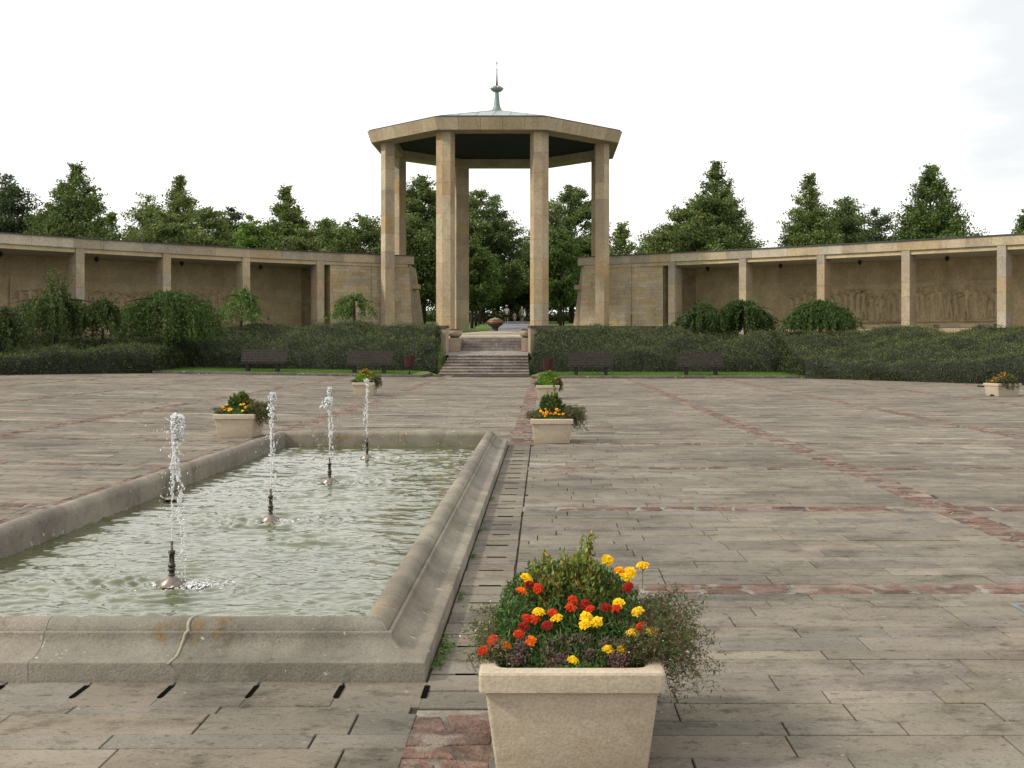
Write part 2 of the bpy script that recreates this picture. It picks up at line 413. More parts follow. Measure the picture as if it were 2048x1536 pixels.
# ------------------------------------------------------------------ plaza paving
PX0, PX1, PY0, PY1 = -4.50, -0.58, 5.77, 19.3      # outer edge of the pool kerb
def plaza_limit(x):
    u = abs(x - AX)
    if u < 2.55: return 60.85
    if u < 15.7: return 56.42
    return interp(FRONT, u) + 0.4
LX = [-0.39 + 4.42 * k for k in range(-7, 8)]
LY = [7.96 + 3.86 * k for k in range(-2, 14)]
HW = 0.17
slab = MB(); flag = MB()
palette = [(0.31, 0.265, 0.215), (0.28, 0.24, 0.20), (0.335, 0.285, 0.225), (0.25, 0.225, 0.195), (0.36, 0.31, 0.245), (0.225, 0.205, 0.185), (0.30, 0.265, 0.23)]
def put_slab(x0, x1, y0, y1, gap=0.0025, light=1.0):
    if x1 - x0 < 0.05 or y1 - y0 < 0.04: return
    cx, cy = (x0 + x1) / 2, (y0 + y1) / 2
    if cy > plaza_limit(cx): return
    c = R.choice(palette); c = jit(tuple(.45 * v + .55 * w_ for v, w_ in zip(c, (.315, .272, .222))), 0.10); c = tuple(v * light for v in c)
    if R.random() < 0.05 and cy > 12: c = tuple(v * 1.32 for v in c)
    g_ = gap * (1 + R.random() * 0.7) + .00006 * y0; g_x = g_ * (.8 + .5 * R.random())
    dz = R.uniform(-.003, .003); s0 = gz(x0) + dz; s1 = gz(x1) + dz
    x0 += g_x; x1 -= g_x; y0 += g_; y1 -= g_; e = 0.003
    vs = [(x0, y0, s0 - .03), (x1, y0, s1 - .03), (x1, y1, s1 - .03), (x0, y1, s0 - .03),
          (x0, y0, s0 - e), (x1, y0, s1 - e), (x1, y1, s1 - e), (x0, y1, s0 - e),
          (x0 + e, y0 + e, s0), (x1 - e, y0 + e, s1), (x1 - e, y1 - e, s1), (x0 + e, y1 - e, s0)]
    slab.add(vs, [(0, 1, 5, 4), (1, 2, 6, 5), (2, 3, 7, 6), (3, 0, 4, 7), (4, 5, 9, 8), (5, 6, 10, 9), (6, 7, 11, 10), (7, 4, 8, 11), (8, 9, 10, 11)], c)
def cut(iv, a, b_):
    res = []
    for x0, x1 in iv:
        if b_ <= x0 or a >= x1: res.append((x0, x1))
        else:
            if a > x0: res.append((x0, a))
            if b_ < x1: res.append((b_, x1))
    return res
def course(y0, y1, x0, x1, lmin=.5, lmax=1.0):
    iv = [(x0, x1)]
    if y1 > PY0 + .01 and y0 < PY1 - .01: iv = cut(iv, PX0, PX1 + 0.38)
    x = x0 - R.random() * 0.8
    cutsx = []
    while x < x1:
        cutsx.append(x); x += R.uniform(lmin, lmax)
    cutsx.append(x1)
    for a, b_ in zip(cutsx[:-1], cutsx[1:]):
        for p, q in iv:
            lo, hi = max(a, p), min(b_, q)
            if hi - lo > 0.06: put_slab(lo, hi, y0, y1)
bands = []
for a, b_ in zip(LY[:-1], LY[1:]): bands.append((a + HW * .9, b_ - HW * .9))
for (ya, yb) in bands:
    if yb < 1.2: continue
    if ya > 61: break
    for li in range(len(LX) - 1):
        x0, x1 = LX[li] + HW, LX[li + 1] - HW
        if li == 7 - 1 and yb < PY0 + 1: pass
        y = ya; k = R.randrange(3)
        while y < yb - 0.02:
            h = (0.28, 0.27, 0.18)[k % 3] + R.uniform(-.02, .02); k += 1 if R.random() < .8 else 2
            if yb - (y + h) < 0.14: h = yb - y
            h = min(h, yb - y)
            ys0, ys1 = y, y + h
            y += h
            # the pool blocks what lies under it
            if ys1 > PY0 and ys0 < PY0 < ys1 and x0 < PX1 and x1 > PX0:
                ys1 = PY0
                if ys1 - ys0 < .05: continue
            if ys0 < PY1 < ys1 and x0 < PX1 and x1 > PX0:
                ys0 = PY1
            if li == 6 and ys1 <= PY0 + .02 and ys0 >= PY0 - .40: continue   # gully course in front of the pool
            course(ys0, ys1, x0, x1, *((.5, .95) if x0 > -1 else (.55, .95)))
# gully slabs with drainage slots in front of the pool
slotmb = MB()
gy0, gy1 = PY0 - 0.40, PY0 - 0.005
x = PX1 + 0.02
while x > -6.0:
    put_slab(x - 0.41, x, gy0, gy1, 0.003)
    x -= 0.41
# slabs beside the pool on its right, with slots
y = PY0 - 0.42; i = 0
while y < PY1:
    put_slab(PX1 + .005, PX1 + 0.376, y, min(y + .27, PY1 + .1), 0.006, 0.93); y += .27; i += 1
# shade inside the slots, painted as near-black bars a hair above the slabs
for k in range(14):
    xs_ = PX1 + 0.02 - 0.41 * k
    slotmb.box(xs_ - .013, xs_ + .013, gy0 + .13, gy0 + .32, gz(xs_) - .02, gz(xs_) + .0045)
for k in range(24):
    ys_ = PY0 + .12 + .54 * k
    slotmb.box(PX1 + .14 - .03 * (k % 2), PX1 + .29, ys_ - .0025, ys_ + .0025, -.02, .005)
# flagstone strips
redpal = [(0.28, 0.175, 0.14), (0.25, 0.155, 0.125), (0.31, 0.20, 0.16), (0.22, 0.145, 0.12), (0.36, 0.28, 0.23), (0.27, 0.165, 0.13), (0.30, 0.255, 0.215)]
redpal_old = [(0.30, 0.155, 0.115), (0.26, 0.13, 0.10), (0.33, 0.18, 0.13), (0.22, 0.125, 0.10), (0.36, 0.22, 0.17), (0.28, 0.17, 0.14)]
def flagpoly(pts, top):
    n = len(pts); cx = sum(p[0] for p in pts) / n; cy = sum(p[1] for p in pts) / n
    rr = []
    for i in range(n):
        p, q = pts[i], pts[(i + 1) % n]
        rr.append(p); L = math.hypot(q[0] - p[0], q[1] - p[1])
        if L > .12:
            for tt in (0.33, 0.67): rr.append((p[0] + (q[0] - p[0]) * tt + R.uniform(-.012, .012), p[1] + (q[1] - p[1]) * tt + R.uniform(-.012, .012)))
    pts = rr; n = len(pts)
    lv = []
    for sc, dz in ((1.0, -.03), (.985, top - .006), (.93, top), (.6, top + R.uniform(-.002, .004))):
        lv += [(cx + (x - cx) * sc, cy + (y_ - cy) * sc, gz(x) + dz) for x, y_ in pts]
    fs = [(l * n + i, l * n + (i + 1) % n, (l + 1) * n + (i + 1) % n, (l + 1) * n + i) for l in range(3) for i in range(n)]
    fs.append(tuple(range(3 * n, 4 * n)))
    flag.add(lv, fs, jit(R.choice(redpal), .18))
def strip(a0, a1, c, hw, along_x, near):
    # irregular flags: rows across the strip with wandering joints
    pos = a0; pl, ph_ = 0.0, 0.0
    while pos < a1 - .05:
        L = R.uniform(.20, .50) if along_x else R.uniform(.11, .27)
        e = min(a1, pos + L); g_ = R.uniform(.006, .014)
        sl, sh_ = R.uniform(-.05, .05), R.uniform(-.05, .05)
        cells = []
        mid0, mid1 = R.uniform(-.07, .07), R.uniform(-.07, .07)
        q = R.random()
        if q < .42: cells = [((-hw, -hw), (hw, hw))]
        else: cells = [((-hw, -hw), (mid0 - g_, mid1 - g_)), ((mid0 + g_, mid1 + g_), (hw, hw))]
        for (b0, b1), (t0, t1) in cells:
            if R.random() < .04: continue
            def ex(v, a_, b_): return a_ + (b_ - a_) * (v + hw) / (2 * hw)
            wv = lambda: R.uniform(-.007, .007)
            A = [(pos + g_ + ex(b0, pl, ph_), b0 + abs(wv())), (pos + (e - pos) * .5, (b0 + b1) / 2 + abs(wv()) * 1.5), (e - g_ + ex(b1, sl, sh_), b1 + abs(wv())),
                 (e - g_ + ex((b1 + t1) / 2, sl, sh_) + wv() * 1.5, (b1 + t1) / 2), (e - g_ + ex(t1, sl, sh_), t1 - abs(wv())), (pos + (e - pos) * .5, (t0 + t1) / 2 - abs(wv()) * 1.5), (pos + g_ + ex(t0, pl, ph_), t0 - abs(wv()))]
            if R.random() < .4: A[2] = (A[2][0] - .025, A[2][1] + .012)
            if R.random() < .4: A[6] = (A[6][0] + .025, A[6][1] - .012)
            pts = [(p, c + q_) if along_x else (c - q_, p) for p, q_ in A]
            mx_, my_ = sum(p[0] for p in pts) / 7, sum(p[1] for p in pts) / 7
            if my_ > plaza_limit(mx_): continue
            if PX0 < mx_ < PX1 + .40 and PY0 - .43 < my_ < PY1: continue
            flagpoly(pts, R.uniform(-.004, .003))
        pos = e; pl, ph_ = sl, sh_
for c_ in LX:
    if -26 < c_ < 26: strip(1.0, 61, c_, HW + .015, False, c_ > -3)
for c_ in LY:
    if c_ > 1.5 and c_ < 61:
        for a, b_ in zip(LX[:-1], LX[1:]):
            if -27 < a < 25: strip(a + HW + .02, b_ - HW - .02, c_, HW - .02, True, True)
def sheet(name, z, mat):
    mb = MB()
    rect = [(-60, PX0 + .2, PY0 + .2, PY1 - .2), (PX1 - .2, 60, PY0 + .2, PY1 - .2), (-60, 60, -6, PY0 + .2), (-60, 60, PY1 - .2, 56.4)]
    for x0, x1, y0, y1 in rect:
        if x0 < -3 < x1:
            seg = [(x0, -3), (-3, x1)]
        else: seg = [(x0, x1)]
        for a, b_ in seg:
            mb.add([(a, y0, gz(a) + z), (b_, y0, gz(b_) + z), (b_, y1, gz(b_) + z), (a, y1, gz(a) + z)], [(0, 1, 2, 3)])
    for a, b_ in ((AX - 2.8, -3), (-3, AX + 2.8)):
        mb.add([(a, 56.4, gz(a) + z), (b_, 56.4, gz(b_) + z), (b_, 61, gz(b_) + z), (a, 61, gz(a) + z)], [(0, 1, 2, 3)])
    return props(mb.build(name, mat), kind='structure')
sheet('paving_bed', -0.012, M['joint'])
mb = MB()
for c_ in LX:
    for y0, y1 in (((1, PY0 - .43), (PY1, 60.8)) if abs(c_ + .39) < .1 else ((1, 60.8),)):
        if PX0 < c_ < PX1: continue
        y1 = min(y1, plaza_limit(c_)); mb.add([(c_ - HW - .01, y0, gz(c_ - HW) - .008), (c_ + HW + .01, y0, gz(c_ + HW) - .008), (c_ + HW + .01, y1, gz(c_ + HW) - .008), (c_ - HW - .01, y1, gz(c_ - HW) - .008)], [(0, 1, 2, 3)])
for c_ in LY:
    for a, b_ in zip(LX[:-1], LX[1:]):
        x0, x1 = a + HW + .01, b_ - HW - .01
        if c_ > plaza_limit((x0 + x1) / 2): continue
        if PY0 - .3 < c_ < PY1 and x0 < PX1 and x1 > PX0:
            for p, q in cut([(x0, x1)], PX0, PX1 + .38):
                mb.add([(p, c_ - HW + .01, gz(p) - .006), (q, c_ - HW + .01, gz(q) - .006), (q, c_ + HW - .01, gz(q) - .006), (p, c_ + HW - .01, gz(p) - .006)], [(0, 1, 2, 3)])
        else:
            mb.add([(x0, c_ - HW + .01, gz(x0) - .006), (x1, c_ - HW + .01, gz(x1) - .006), (x1, c_ + HW - .01, gz(x1) - .006), (x0, c_ + HW - .01, gz(x0) - .006)], [(0, 1, 2, 3)])
props(mb.build('mortar_bed', M['mortar']), kind='structure')
props(slab.build('plaza_paving', M['paver']), kind='structure')
props(flag.build('red_flagstones', M['red']), kind='structure')
props(slotmb.build('drain_slots', M['slot']), kind='structure')

# kerb in front of the grass strips
mb = MB()
kp = [(2.75, 61.0), (2.75, 56.42), (15.6, 56.42)]
for sg in (-1, 1):
    a = 2.7
    while a < 15.6:
        b_ = min(15.7, a + 1.0); x0, x1 = sorted((AX + sg * a, AX + sg * b_))
        zz = gz((x0 + x1) / 2)
        mb.box(x0 + .004, x1 - .004, 56.42, 56.60, zz - .1, zz + .12 + R.uniform(-.004, .004), jit((.20, .175, .15), .15), .015); a = b_
    a = 56.62
    while a < 61:
        xk = AX + sg * 2.79; mb.box(xk - .09, xk + .09, a + .004, a + .99, gz(xk) - .1, gz(xk) + .12, jit((.20, .175, .15), .15), .015); a += 1.0
props(mb.build('kerb', M['granite']), kind='structure')

# manhole-like inspection cover at the right edge
mb = MB(); x0, x1, y0, y1 = 2.95, 3.62, 6.95, 7.47
for a in ((x0, x1, y0, y0 + .035), (x0, x1, y1 - .035, y1), (x0, x0 + .035, y0 + .036, y1 - .036), (x1 - .035, x1, y0 + .036, y1 - .036)): mb.box(a[0], a[1], a[2], a[3], -.005, .009, bev=.002)
cv = thing('inspection_cover', ((x0 + x1) / 2, (y0 + y1) / 2, 0), 'galvanised inspection cover with pinkish paved infill set in the paving', 'drain cover')
mb.build('frame', M['cover'], cv)
mb = MB(); mb.box(x0 + .045, x1 - .045, y0 + .045, y1 - .045, -.005, .007, (.36, .24, .20), .002); mb.build('infill', M['red'], cv)

# ------------------------------------------------------------------ pool
pool = thing('fountain_pool', ((PX0 + PX1) / 2, (PY0 + PY1) / 2, 0), 'long rectangular stone fountain basin with rounded rim on the plaza', 'pool')
prof = [(0, -.12), (0, .082), (.004, .090), (.014, .094)]
for k in range(9):
    a = math.pi / 2 * k / 8; prof.append((.022 + .163 * math.sin(a), .186 - .090 * math.cos(a)))
prof += [(.187, .193), (.193, .197), (.206, .197), (.208, .190)]
for k in range(15):
    a = math.radians(172 - 172 * k / 14); prof.append((.287 + .079 * math.cos(a), .174 + .077 * math.sin(a)))
prof += [(.366, -.02), (.366, -.40)]
mb = MB()
def rim_side(p0, p1, inw, mitre0, mitre1, nseg):
    L = math.hypot(p1[0] - p0[0], p1[1] - p0[1]); d = ((p1[0] - p0[0]) / L, (p1[1] - p0[1]) / L)
    cuts_ = [L * i / nseg + (R.uniform(-.25, .25) if 0 < i < nseg else 0) for i in range(nseg + 1)]
    for s in range(nseg):
        c = jit((.335, .29, .235), .10)
        a, b_ = cuts_[s], cuts_[s + 1]
        sub = max(2, int((b_ - a) / .35)); rows = []
        for k in range(sub + 1):
            tt = a + (b_ - a) * k / sub
            if k == 0 and s > 0: tt += .0012
            if k == sub and s < nseg - 1: tt -= .0012
            row = []
            for ins, z in prof:
                q = tt
                q = max(q, ins) if tt < L / 2 else min(q, L - ins)
                if (s == 0 and k == 0): q = ins
                if (s == nseg - 1 and k == sub): q = L - ins
                wob = .0
                row.append((p0[0] + d[0] * q + inw[0] * ins, p0[1] + d[1] * q + inw[1] * ins, z))
            rows.append(row)
        n = len(prof); vs = [p for r_ in rows for p in r_]
        fs = [(k * n + i, (k + 1) * n + i, (k + 1) * n + i + 1, k * n + i + 1) for k in range(sub) for i in range(n - 1)]
        n0 = len(mb.v); mb.add(vs, fs, c, True)
rim_side((PX0, PY0), (PX1, PY0), (0, 1), 1, 1, 2)
rim_side((PX1, PY0), (PX1, PY1), (-1, 0), 1, 1, 6)
rim_side((PX1, PY1), (PX0, PY1), (0, -1), 1, 1, 2)
rim_side((PX0, PY1), (PX0, PY0), (1, 0), 1, 1, 6)
rim = mb.build('rim', M['pool'], pool)
# keep the profile's arrises crisp
me = rim.data
try:
    me.set_sharp_from_angle(angle=math.radians(38))
except Exception: pass
# repaired joint, a raised wobbling bead of mortar
mb = MB(); pts = []
xj = -2.52 + .42
xj = (332 - 1087) * 5.8 / 2360 + .02
for i, (ins, z) in enumerate(prof[1:26]):
    pts.append((xj + .008 * math.sin(i * .55) + ins * .16, PY0 + ins - .002, z + .001))
mb.tube(pts, [.0065 + .002 * R.random() for _ in pts], 6, (.42, .37, .29)); mb.build('repaired_joint', M['planter'], pool)
mb = MB(); mb.box(PX0 + .3, PX1 - .3, PY0 + .3, PY1 - .3, -.42, -.38, (.12, .12, .08)); mb.build('basin_floor', M['pool'], pool)

# water surface
NZ = [(-2.52, 8.0), (-2.52, 10.9), (-2.52, 13.9), (-2.52, 16.85)]
wx = np.arange(PX0 + .36, PX1 - .355, .022); wy = [PY0 + .36]
while wy[-1] < PY1 - .36: wy.append(wy[-1] + max(.014, .0022 * wy[-1]))
wy = np.array(wy); X, Y = np.meshgrid(wx, wy)
Z = np.zeros_like(X)
rw = np.random.default_rng(5)
wxp = X + .05 * np.sin(Y * 2.1 + 1) + .04 * np.sin(X * 3.3 + Y * 1.3); wyp = Y + .06 * np.sin(X * 2.3 + 2) + .03 * np.sin(X * 5.1)
for k in range(70):
    wl = rw.uniform(.14, .55) if k < 34 else rw.uniform(.06, .16)
    th = rw.normal(0, .48) + (math.pi / 2)
    f = 6.283 / wl
    ph = rw.random() * 6.28
    Z += np.sin((wxp * math.cos(th) + wyp * math.sin(th)) * f + ph) * wl * (.0040 if k < 34 else .0064)
for (fx, fy) in NZ:
    for ox, oy, am in ((.0, 0, 1.0), (.13, .02, .9)):
        r = np.hypot(X - fx - ox, Y - fy - oy)
        Z += am * .0085 * np.sin(r * 46 - 1.2) * np.exp(-((r - .32) / .38) ** 2) * (1 + .6 * np.sin(np.arctan2(Y - fy, X - fx) * 7 + r * 20))
        Z += am * .003 * np.sin(r * 30) * np.exp(-r / 1.3)
amp = .75 + .35 * lump(X, Y, 1.9); Z = .012 + Z * amp
n1, n2 = X.shape
VV = np.stack([X, Y, Z], -1).reshape(-1, 3)
ii = np.arange(n1 - 1)[:, None] * n2 + np.arange(n2 - 1)[None, :]
FF = np.stack([ii, ii + 1, ii + 1 + n2, ii + n2], -1).reshape(-1, 4)
wo = make_obj('water', VV, FF, M['water'], smooth=True); props(wo, kind='structure')

# ------------------------------------------------------------------ fountain nozzles and jets
def ico():
    t_ = (1 + 5 ** .5) / 2
    v = np.array([(-1, t_, 0), (1, t_, 0), (-1, -t_, 0), (1, -t_, 0), (0, -1, t_), (0, 1, t_), (0, -1, -t_), (0, 1, -t_), (t_, 0, -1), (t_, 0, 1), (-t_, 0, -1), (-t_, 0, 1)], float)
    v /= np.linalg.norm(v[0])
    f = [(0, 11, 5), (0, 5, 1), (0, 1, 7), (0, 7, 10), (0, 10, 11), (1, 5, 9), (5, 11, 4), (11, 10, 2), (10, 7, 6), (7, 1, 8), (3, 9, 4), (3, 4, 2), (3, 2, 6), (3, 6, 8), (3, 8, 9), (4, 9, 5), (2, 4, 11), (6, 2, 10), (8, 6, 7), (9, 8, 1)]
    v = list(map(tuple, v)); cache = {}; f2 = []
    def mid(a, b_):
        k = (min(a, b_), max(a, b_))
        if k not in cache:
            p = np.array(v[a]) + np.array(v[b_]); p /= np.linalg.norm(p); v.append(tuple(p)); cache[k] = len(v) - 1
        return cache[k]
    for a, b_, c in f:
        x, y, z = mid(a, b_), mid(b_, c), mid(c, a); f2 += [(a, x, z), (b_, y, x), (c, z, y), (x, y, z)]
    return np.array(v), np.array(f2)
ICV, ICF = ico()
def blobs(specs, rg):
    VV, FF = [], []
    n = 0
    for (p, s) in specs:
        k = np.array(s); Mx = rg.normal(size=(3, 3)) * .25 + np.eye(3)
        v = ICV * (1 + .22 * np.sin(ICV @ rg.normal(size=3) * 3)[:, None]) * k
        v = v @ Mx.T + np.array(p); VV.append(v); FF.append(ICF + n); n += len(v)
    return np.concatenate(VV), np.concatenate(FF)
for k, (fx, fy) in enumerate(NZ):
    who = ['nearest to the front rim', 'second from the front rim', 'third from the front rim', 'farthest from the camera by the back rim'][k]
    nzl = thing('fountain_nozzle', (fx, fy, 0), 'dark bronze fountain nozzle on a steel cone, ' + who, 'fountain nozzle', 'fountain nozzles in the pool')
    mb = MB(); mb.lathe([(.105, .0), (.107, .006), (.03, .058), (.022, .066)], (fx, fy, .014), 28); mb.lathe([(.03, -.2), (.03, 0.0)], (fx, fy, .01), 12); mb.build('cone_base', M['nozcone'], nzl)
    mb = MB(); mb.lathe([(.018, .06), (.022, .062), (.022, .075), (.018, .078), (.019, .10), (.024, .103), (.024, .113), (.019, .116), (.019, .123), (.026, .126), (.026, .142), (.019, .146), (.017, .17), (.017, .21), (.023, .213), (.023, .236), (.012, .238), (.009, .24), (.009, .30)], (fx, fy, .014), 18)
    mb.build('riser_pipe', M['bronze'], nzl)
    if k == 0:
        mb = MB(); mb.add([], [])
    rg = np.random.default_rng(40 + k); sp = []
    z0 = .31; z1 = [1.17, 1.20, 1.13, 1.15][k]; lean = [.012, .01, -.005, .004][k]
    z = z0; pts = []; rad = []
    while z < z1 - .12:
        f = (z - z0) / (z1 - z0)
        pts.append((fx + lean * f + rg.normal() * .0025 * (1 + 2 * f), fy + rg.normal() * .002, z)); rad.append(max(.003, .0042 + .0040 * f + rg.normal() * .0025 * (.4 + f)))
        z += .014
    mj = MB(); mj.tube(pts, rad, 8)
    for i in range(120):       # irregular beads along the column
        f = rg.random() ** .6; z = z0 + .15 + (z1 - z0 - .15) * f
        s_ = .0025 + .0045 * rg.random() * (.5 + f)
        sp.append(((fx + lean * f + rg.normal() * .007 * (.3 + 2 * f), fy + rg.normal() * .007, z), (s_, s_, s_ * rg.uniform(1, 2.6))))
    hw_ = [.040, .022, .018, .018][k]; hh = [.17, .10, .07, .06][k]
    for i in range([260, 150, 120, 100][k]):      # the breaking head
        a = rg.random() * 6.28; q = rg.random() ** .5; zz = rg.random()
        cx_ = [.03, .012, 0, 0][k]
        wq = hw_ * (1.0 - .25 * zz) * (0.7 + .6 * math.sin(zz * 3.1))
        s_ = .003 + .0068 * rg.random()
        sp.append(((fx + lean + cx_ + math.cos(a) * q * wq, fy + math.sin(a) * q * wq, z1 - zz * hh), (s_, s_, s_ * rg.uniform(.8, 1.8))))
    if k == 2:
        for i in range(160):
            zz = rg.random(); s_ = .004 + .007 * rg.random()
            sp.append(((fx - .012 + rg.normal() * .022 * (.6 + zz), fy + rg.normal() * .02, .90 + .12 * (1 - zz)), (s_, s_, s_ * 1.3)))
    # the falling side
    xs1, xs0 = [(.07, .03), (.035, .012), (.03, .01), (-.04, -.02)][k]
    nf_ = [170, 70, 80, 60][k]
    for i in range(nf_):
        f = rg.random(); z = .05 + (z1 - .18) * (1 - f ** .8)
        xx = xs0 + (xs1 - xs0) * math.sin(min(1, f * 1.4) * 1.57) + .012 * math.sin(z * 21)
        s_ = (.0025 + .006 * rg.random()) * (1.1 - .55 * f)
        sp.append(((fx + xx + rg.normal() * .008 * (1 + f), fy + rg.normal() * .015, z), (s_, s_, s_ * rg.uniform(1.2, 3.4))))
    for i in range(110):      # stray drops
        s_ = .0015 + .0022 * rg.random()
        sp.append(((fx + rg.normal() * .06, fy + rg.normal() * .06, rg.uniform(.1, z1)), (s_, s_, s_ * 1.5)))
    for i in range([260, 150, 130, 110][k]):      # splash on the pool
        a = rg.random() * 6.28; q = abs(rg.normal()) * .12; s_ = .0025 + .006 * rg.random()
        ox = .15 if k == 0 else (.11 if k == 1 else .03)
        sp.append(((fx + ox + math.cos(a) * q * 1.3, fy - .02 + math.sin(a) * q * .8, .014 + abs(rg.normal()) * .013 * (1 - min(.8, q * 3))), (s_ * 1.6, s_ * 1.2, s_ * .6)))
    bv, bf = blobs(sp, rg)
    n = len(mj.v); V_ = np.concatenate([np.array(mj.v), bv]); F_ = mj.f + [tuple(r_ + n) for r_ in bf]
    jo = make_obj('water_jet', V_, F_, M['jet'], smooth=True, loc=(fx, fy, .3))
    props(jo, ['broad water jet breaking into a mushroom of drops, nearest in the pool', 'slim water jet with a pinched looping head above the second nozzle',
               'water jet with a burst halfway down its column, above the third nozzle', 'small farthest water jet rising by the back rim'][k], 'water jet', 'water jets of the fountain')
mb = MB(); mb.lathe([(.08, -.1), (.08, .016), (.115, .018), (.117, .024), (.112, .030), (.02, .034)], (-3.87, 12.35, .012), 30)
props(mb.build('intake_cap', M['nozcone'], loc=(-3.87, 12.35, 0)), 'flat round metal disc on the water beside the left rim', 'drain cap')

# ------------------------------------------------------------------ staircase
st = thing('staircase', (AX, 60.8, 0), 'wide flight of rough pink granite steps up between the hedges', 'steps')
gp = [(.28, .235, .205), (.32, .265, .23), (.25, .215, .19), (.30, .245, .22), (.35, .30, .26)]
z = 0; y = 60.85
for i in range(7):
    mb = MB(); x = AX - 2.35 + (.06 * i); x1 = AX + 2.35 - .015 * i
    while x < x1:
        w_ = R.uniform(1.0, 1.9); xe = min(x1, x + w_)
        if x1 - xe < .4: xe = x1
        ty = y + (.40 if i < 6 else .55)
        c = jit(R.choice(gp), .12)
        vs = [(x + .004, y + .03, z), (xe - .004, y + .03, z), (xe - .004, ty, z), (x + .004, ty, z)]
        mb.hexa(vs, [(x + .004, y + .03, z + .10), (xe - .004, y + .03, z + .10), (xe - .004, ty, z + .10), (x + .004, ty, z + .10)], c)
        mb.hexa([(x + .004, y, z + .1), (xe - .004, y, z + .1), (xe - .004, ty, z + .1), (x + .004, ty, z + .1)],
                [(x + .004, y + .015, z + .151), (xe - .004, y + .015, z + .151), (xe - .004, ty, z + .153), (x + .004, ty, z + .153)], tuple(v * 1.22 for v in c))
        x = xe
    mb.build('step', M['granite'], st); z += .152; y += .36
zl = z
mb = MB()
mb.add([(AX - 2.25, y + .1, zl - .001), (AX + 2.25, y + .1, zl - .001), (AX + 2.25, 67.1, 1.27), (AX - 2.25, 67.1, 1.27)], [(0, 1, 2, 3)], (.40, .345, .31))
mb.build('landing', M['granite'], st)
z = 1.26; y = 67.0
for i in range(5):
    mb = MB(); x = -4.74; x1 = -1.22
    while x < x1:
        xe = min(x1, x + R.uniform(.9, 1.6))
        if x1 - xe < .35: xe = x1
        mb.box(x + .003, xe - .003, y, y + .5, z - .3, z + .152, jit(R.choice(gp), .12), .02); x = xe
    mb.build('step', M['granite'], st); z += .152; y += .36
for x0, x1 in ((-5.46, -4.72), (-1.24, -.52)):
    mb = MB(); mb.box(x0, x1, 66.2, 69.2, .9, 1.98, (.40, .32, .26), .02); mb.box(x0 + .003, x1 - .003, 65.98, 66.2, .6, 1.27, (.3, .24, .21)); mb.build('cheek_block', M['sand'], st)

# paved apron in front of / under pavilion
mb = MB()
def octo(cx, cy, ap, rot=22.5):
    r_ = ap / math.cos(math.radians(22.5)); return [(cx + r_ * math.cos(math.radians(rot + 45 * k)), cy + r_ * math.sin(math.radians(rot + 45 * k))) for k in range(8)]
PC = (-3.08, 78.0)
floor = thing('stone_platform', (PC[0], 76, 2.0), 'pale octagonal stone platform sloping up to the bowl under the pavilion', 'platform')
o1 = octo(PC[0], 74.0, 4.75); o2 = octo(PC[0], 76.0, .7)
for k in range(8):
    a, b_ = o1[k], o1[(k + 1) % 8]; c, d = o2[(k + 1) % 8], o2[k]
    col_ = jit((.50, .44, .36), .05)
    mb.add([(a[0], a[1], 1.7), (b_[0], b_[1], 1.7), (b_[0], b_[1], 2.09), (a[0], a[1], 2.09)], [(0, 1, 2, 3)], col_)
    mb.add([(a[0], a[1], 2.09), (b_[0], b_[1], 2.09), (c[0], c[1], 2.47), (d[0], d[1], 2.47)], [(0, 1, 2, 3)], col_)
mb.add([(p[0], p[1], 2.47) for p in o2], [tuple(range(8))], (.5, .44, .36))
mb.build('slab', M['sand'], floor)

# eternal-flame bowl
ub = (-3.11, 76.0, 2.47)
urn = thing('bronze_bowl', ub, 'round bronze flame bowl with conical lid under the pavilion', 'bowl')
mb = MB(); mb.lathe([(.22, 0), (.195, .02), (.185, .12), (.19, .2), (.26, .28), (.40, .36), (.50, .45), (.535, .54)], ub, 32); mb.build('bowl_body', M['urn'], urn)
mb = MB(); mb.lathe([(.536, .54), (.53, .62), (.49, .69), (.44, .715), (.40, .715)], ub, 32); mb.build('band', M['urnrim'], urn)
mb = MB(); mb.lathe([(.43, .735), (.44, .75), (.2, .83), (.03, .885), (.0, .89)], ub, 32); mb.build('lid', M['urnlid'], urn)

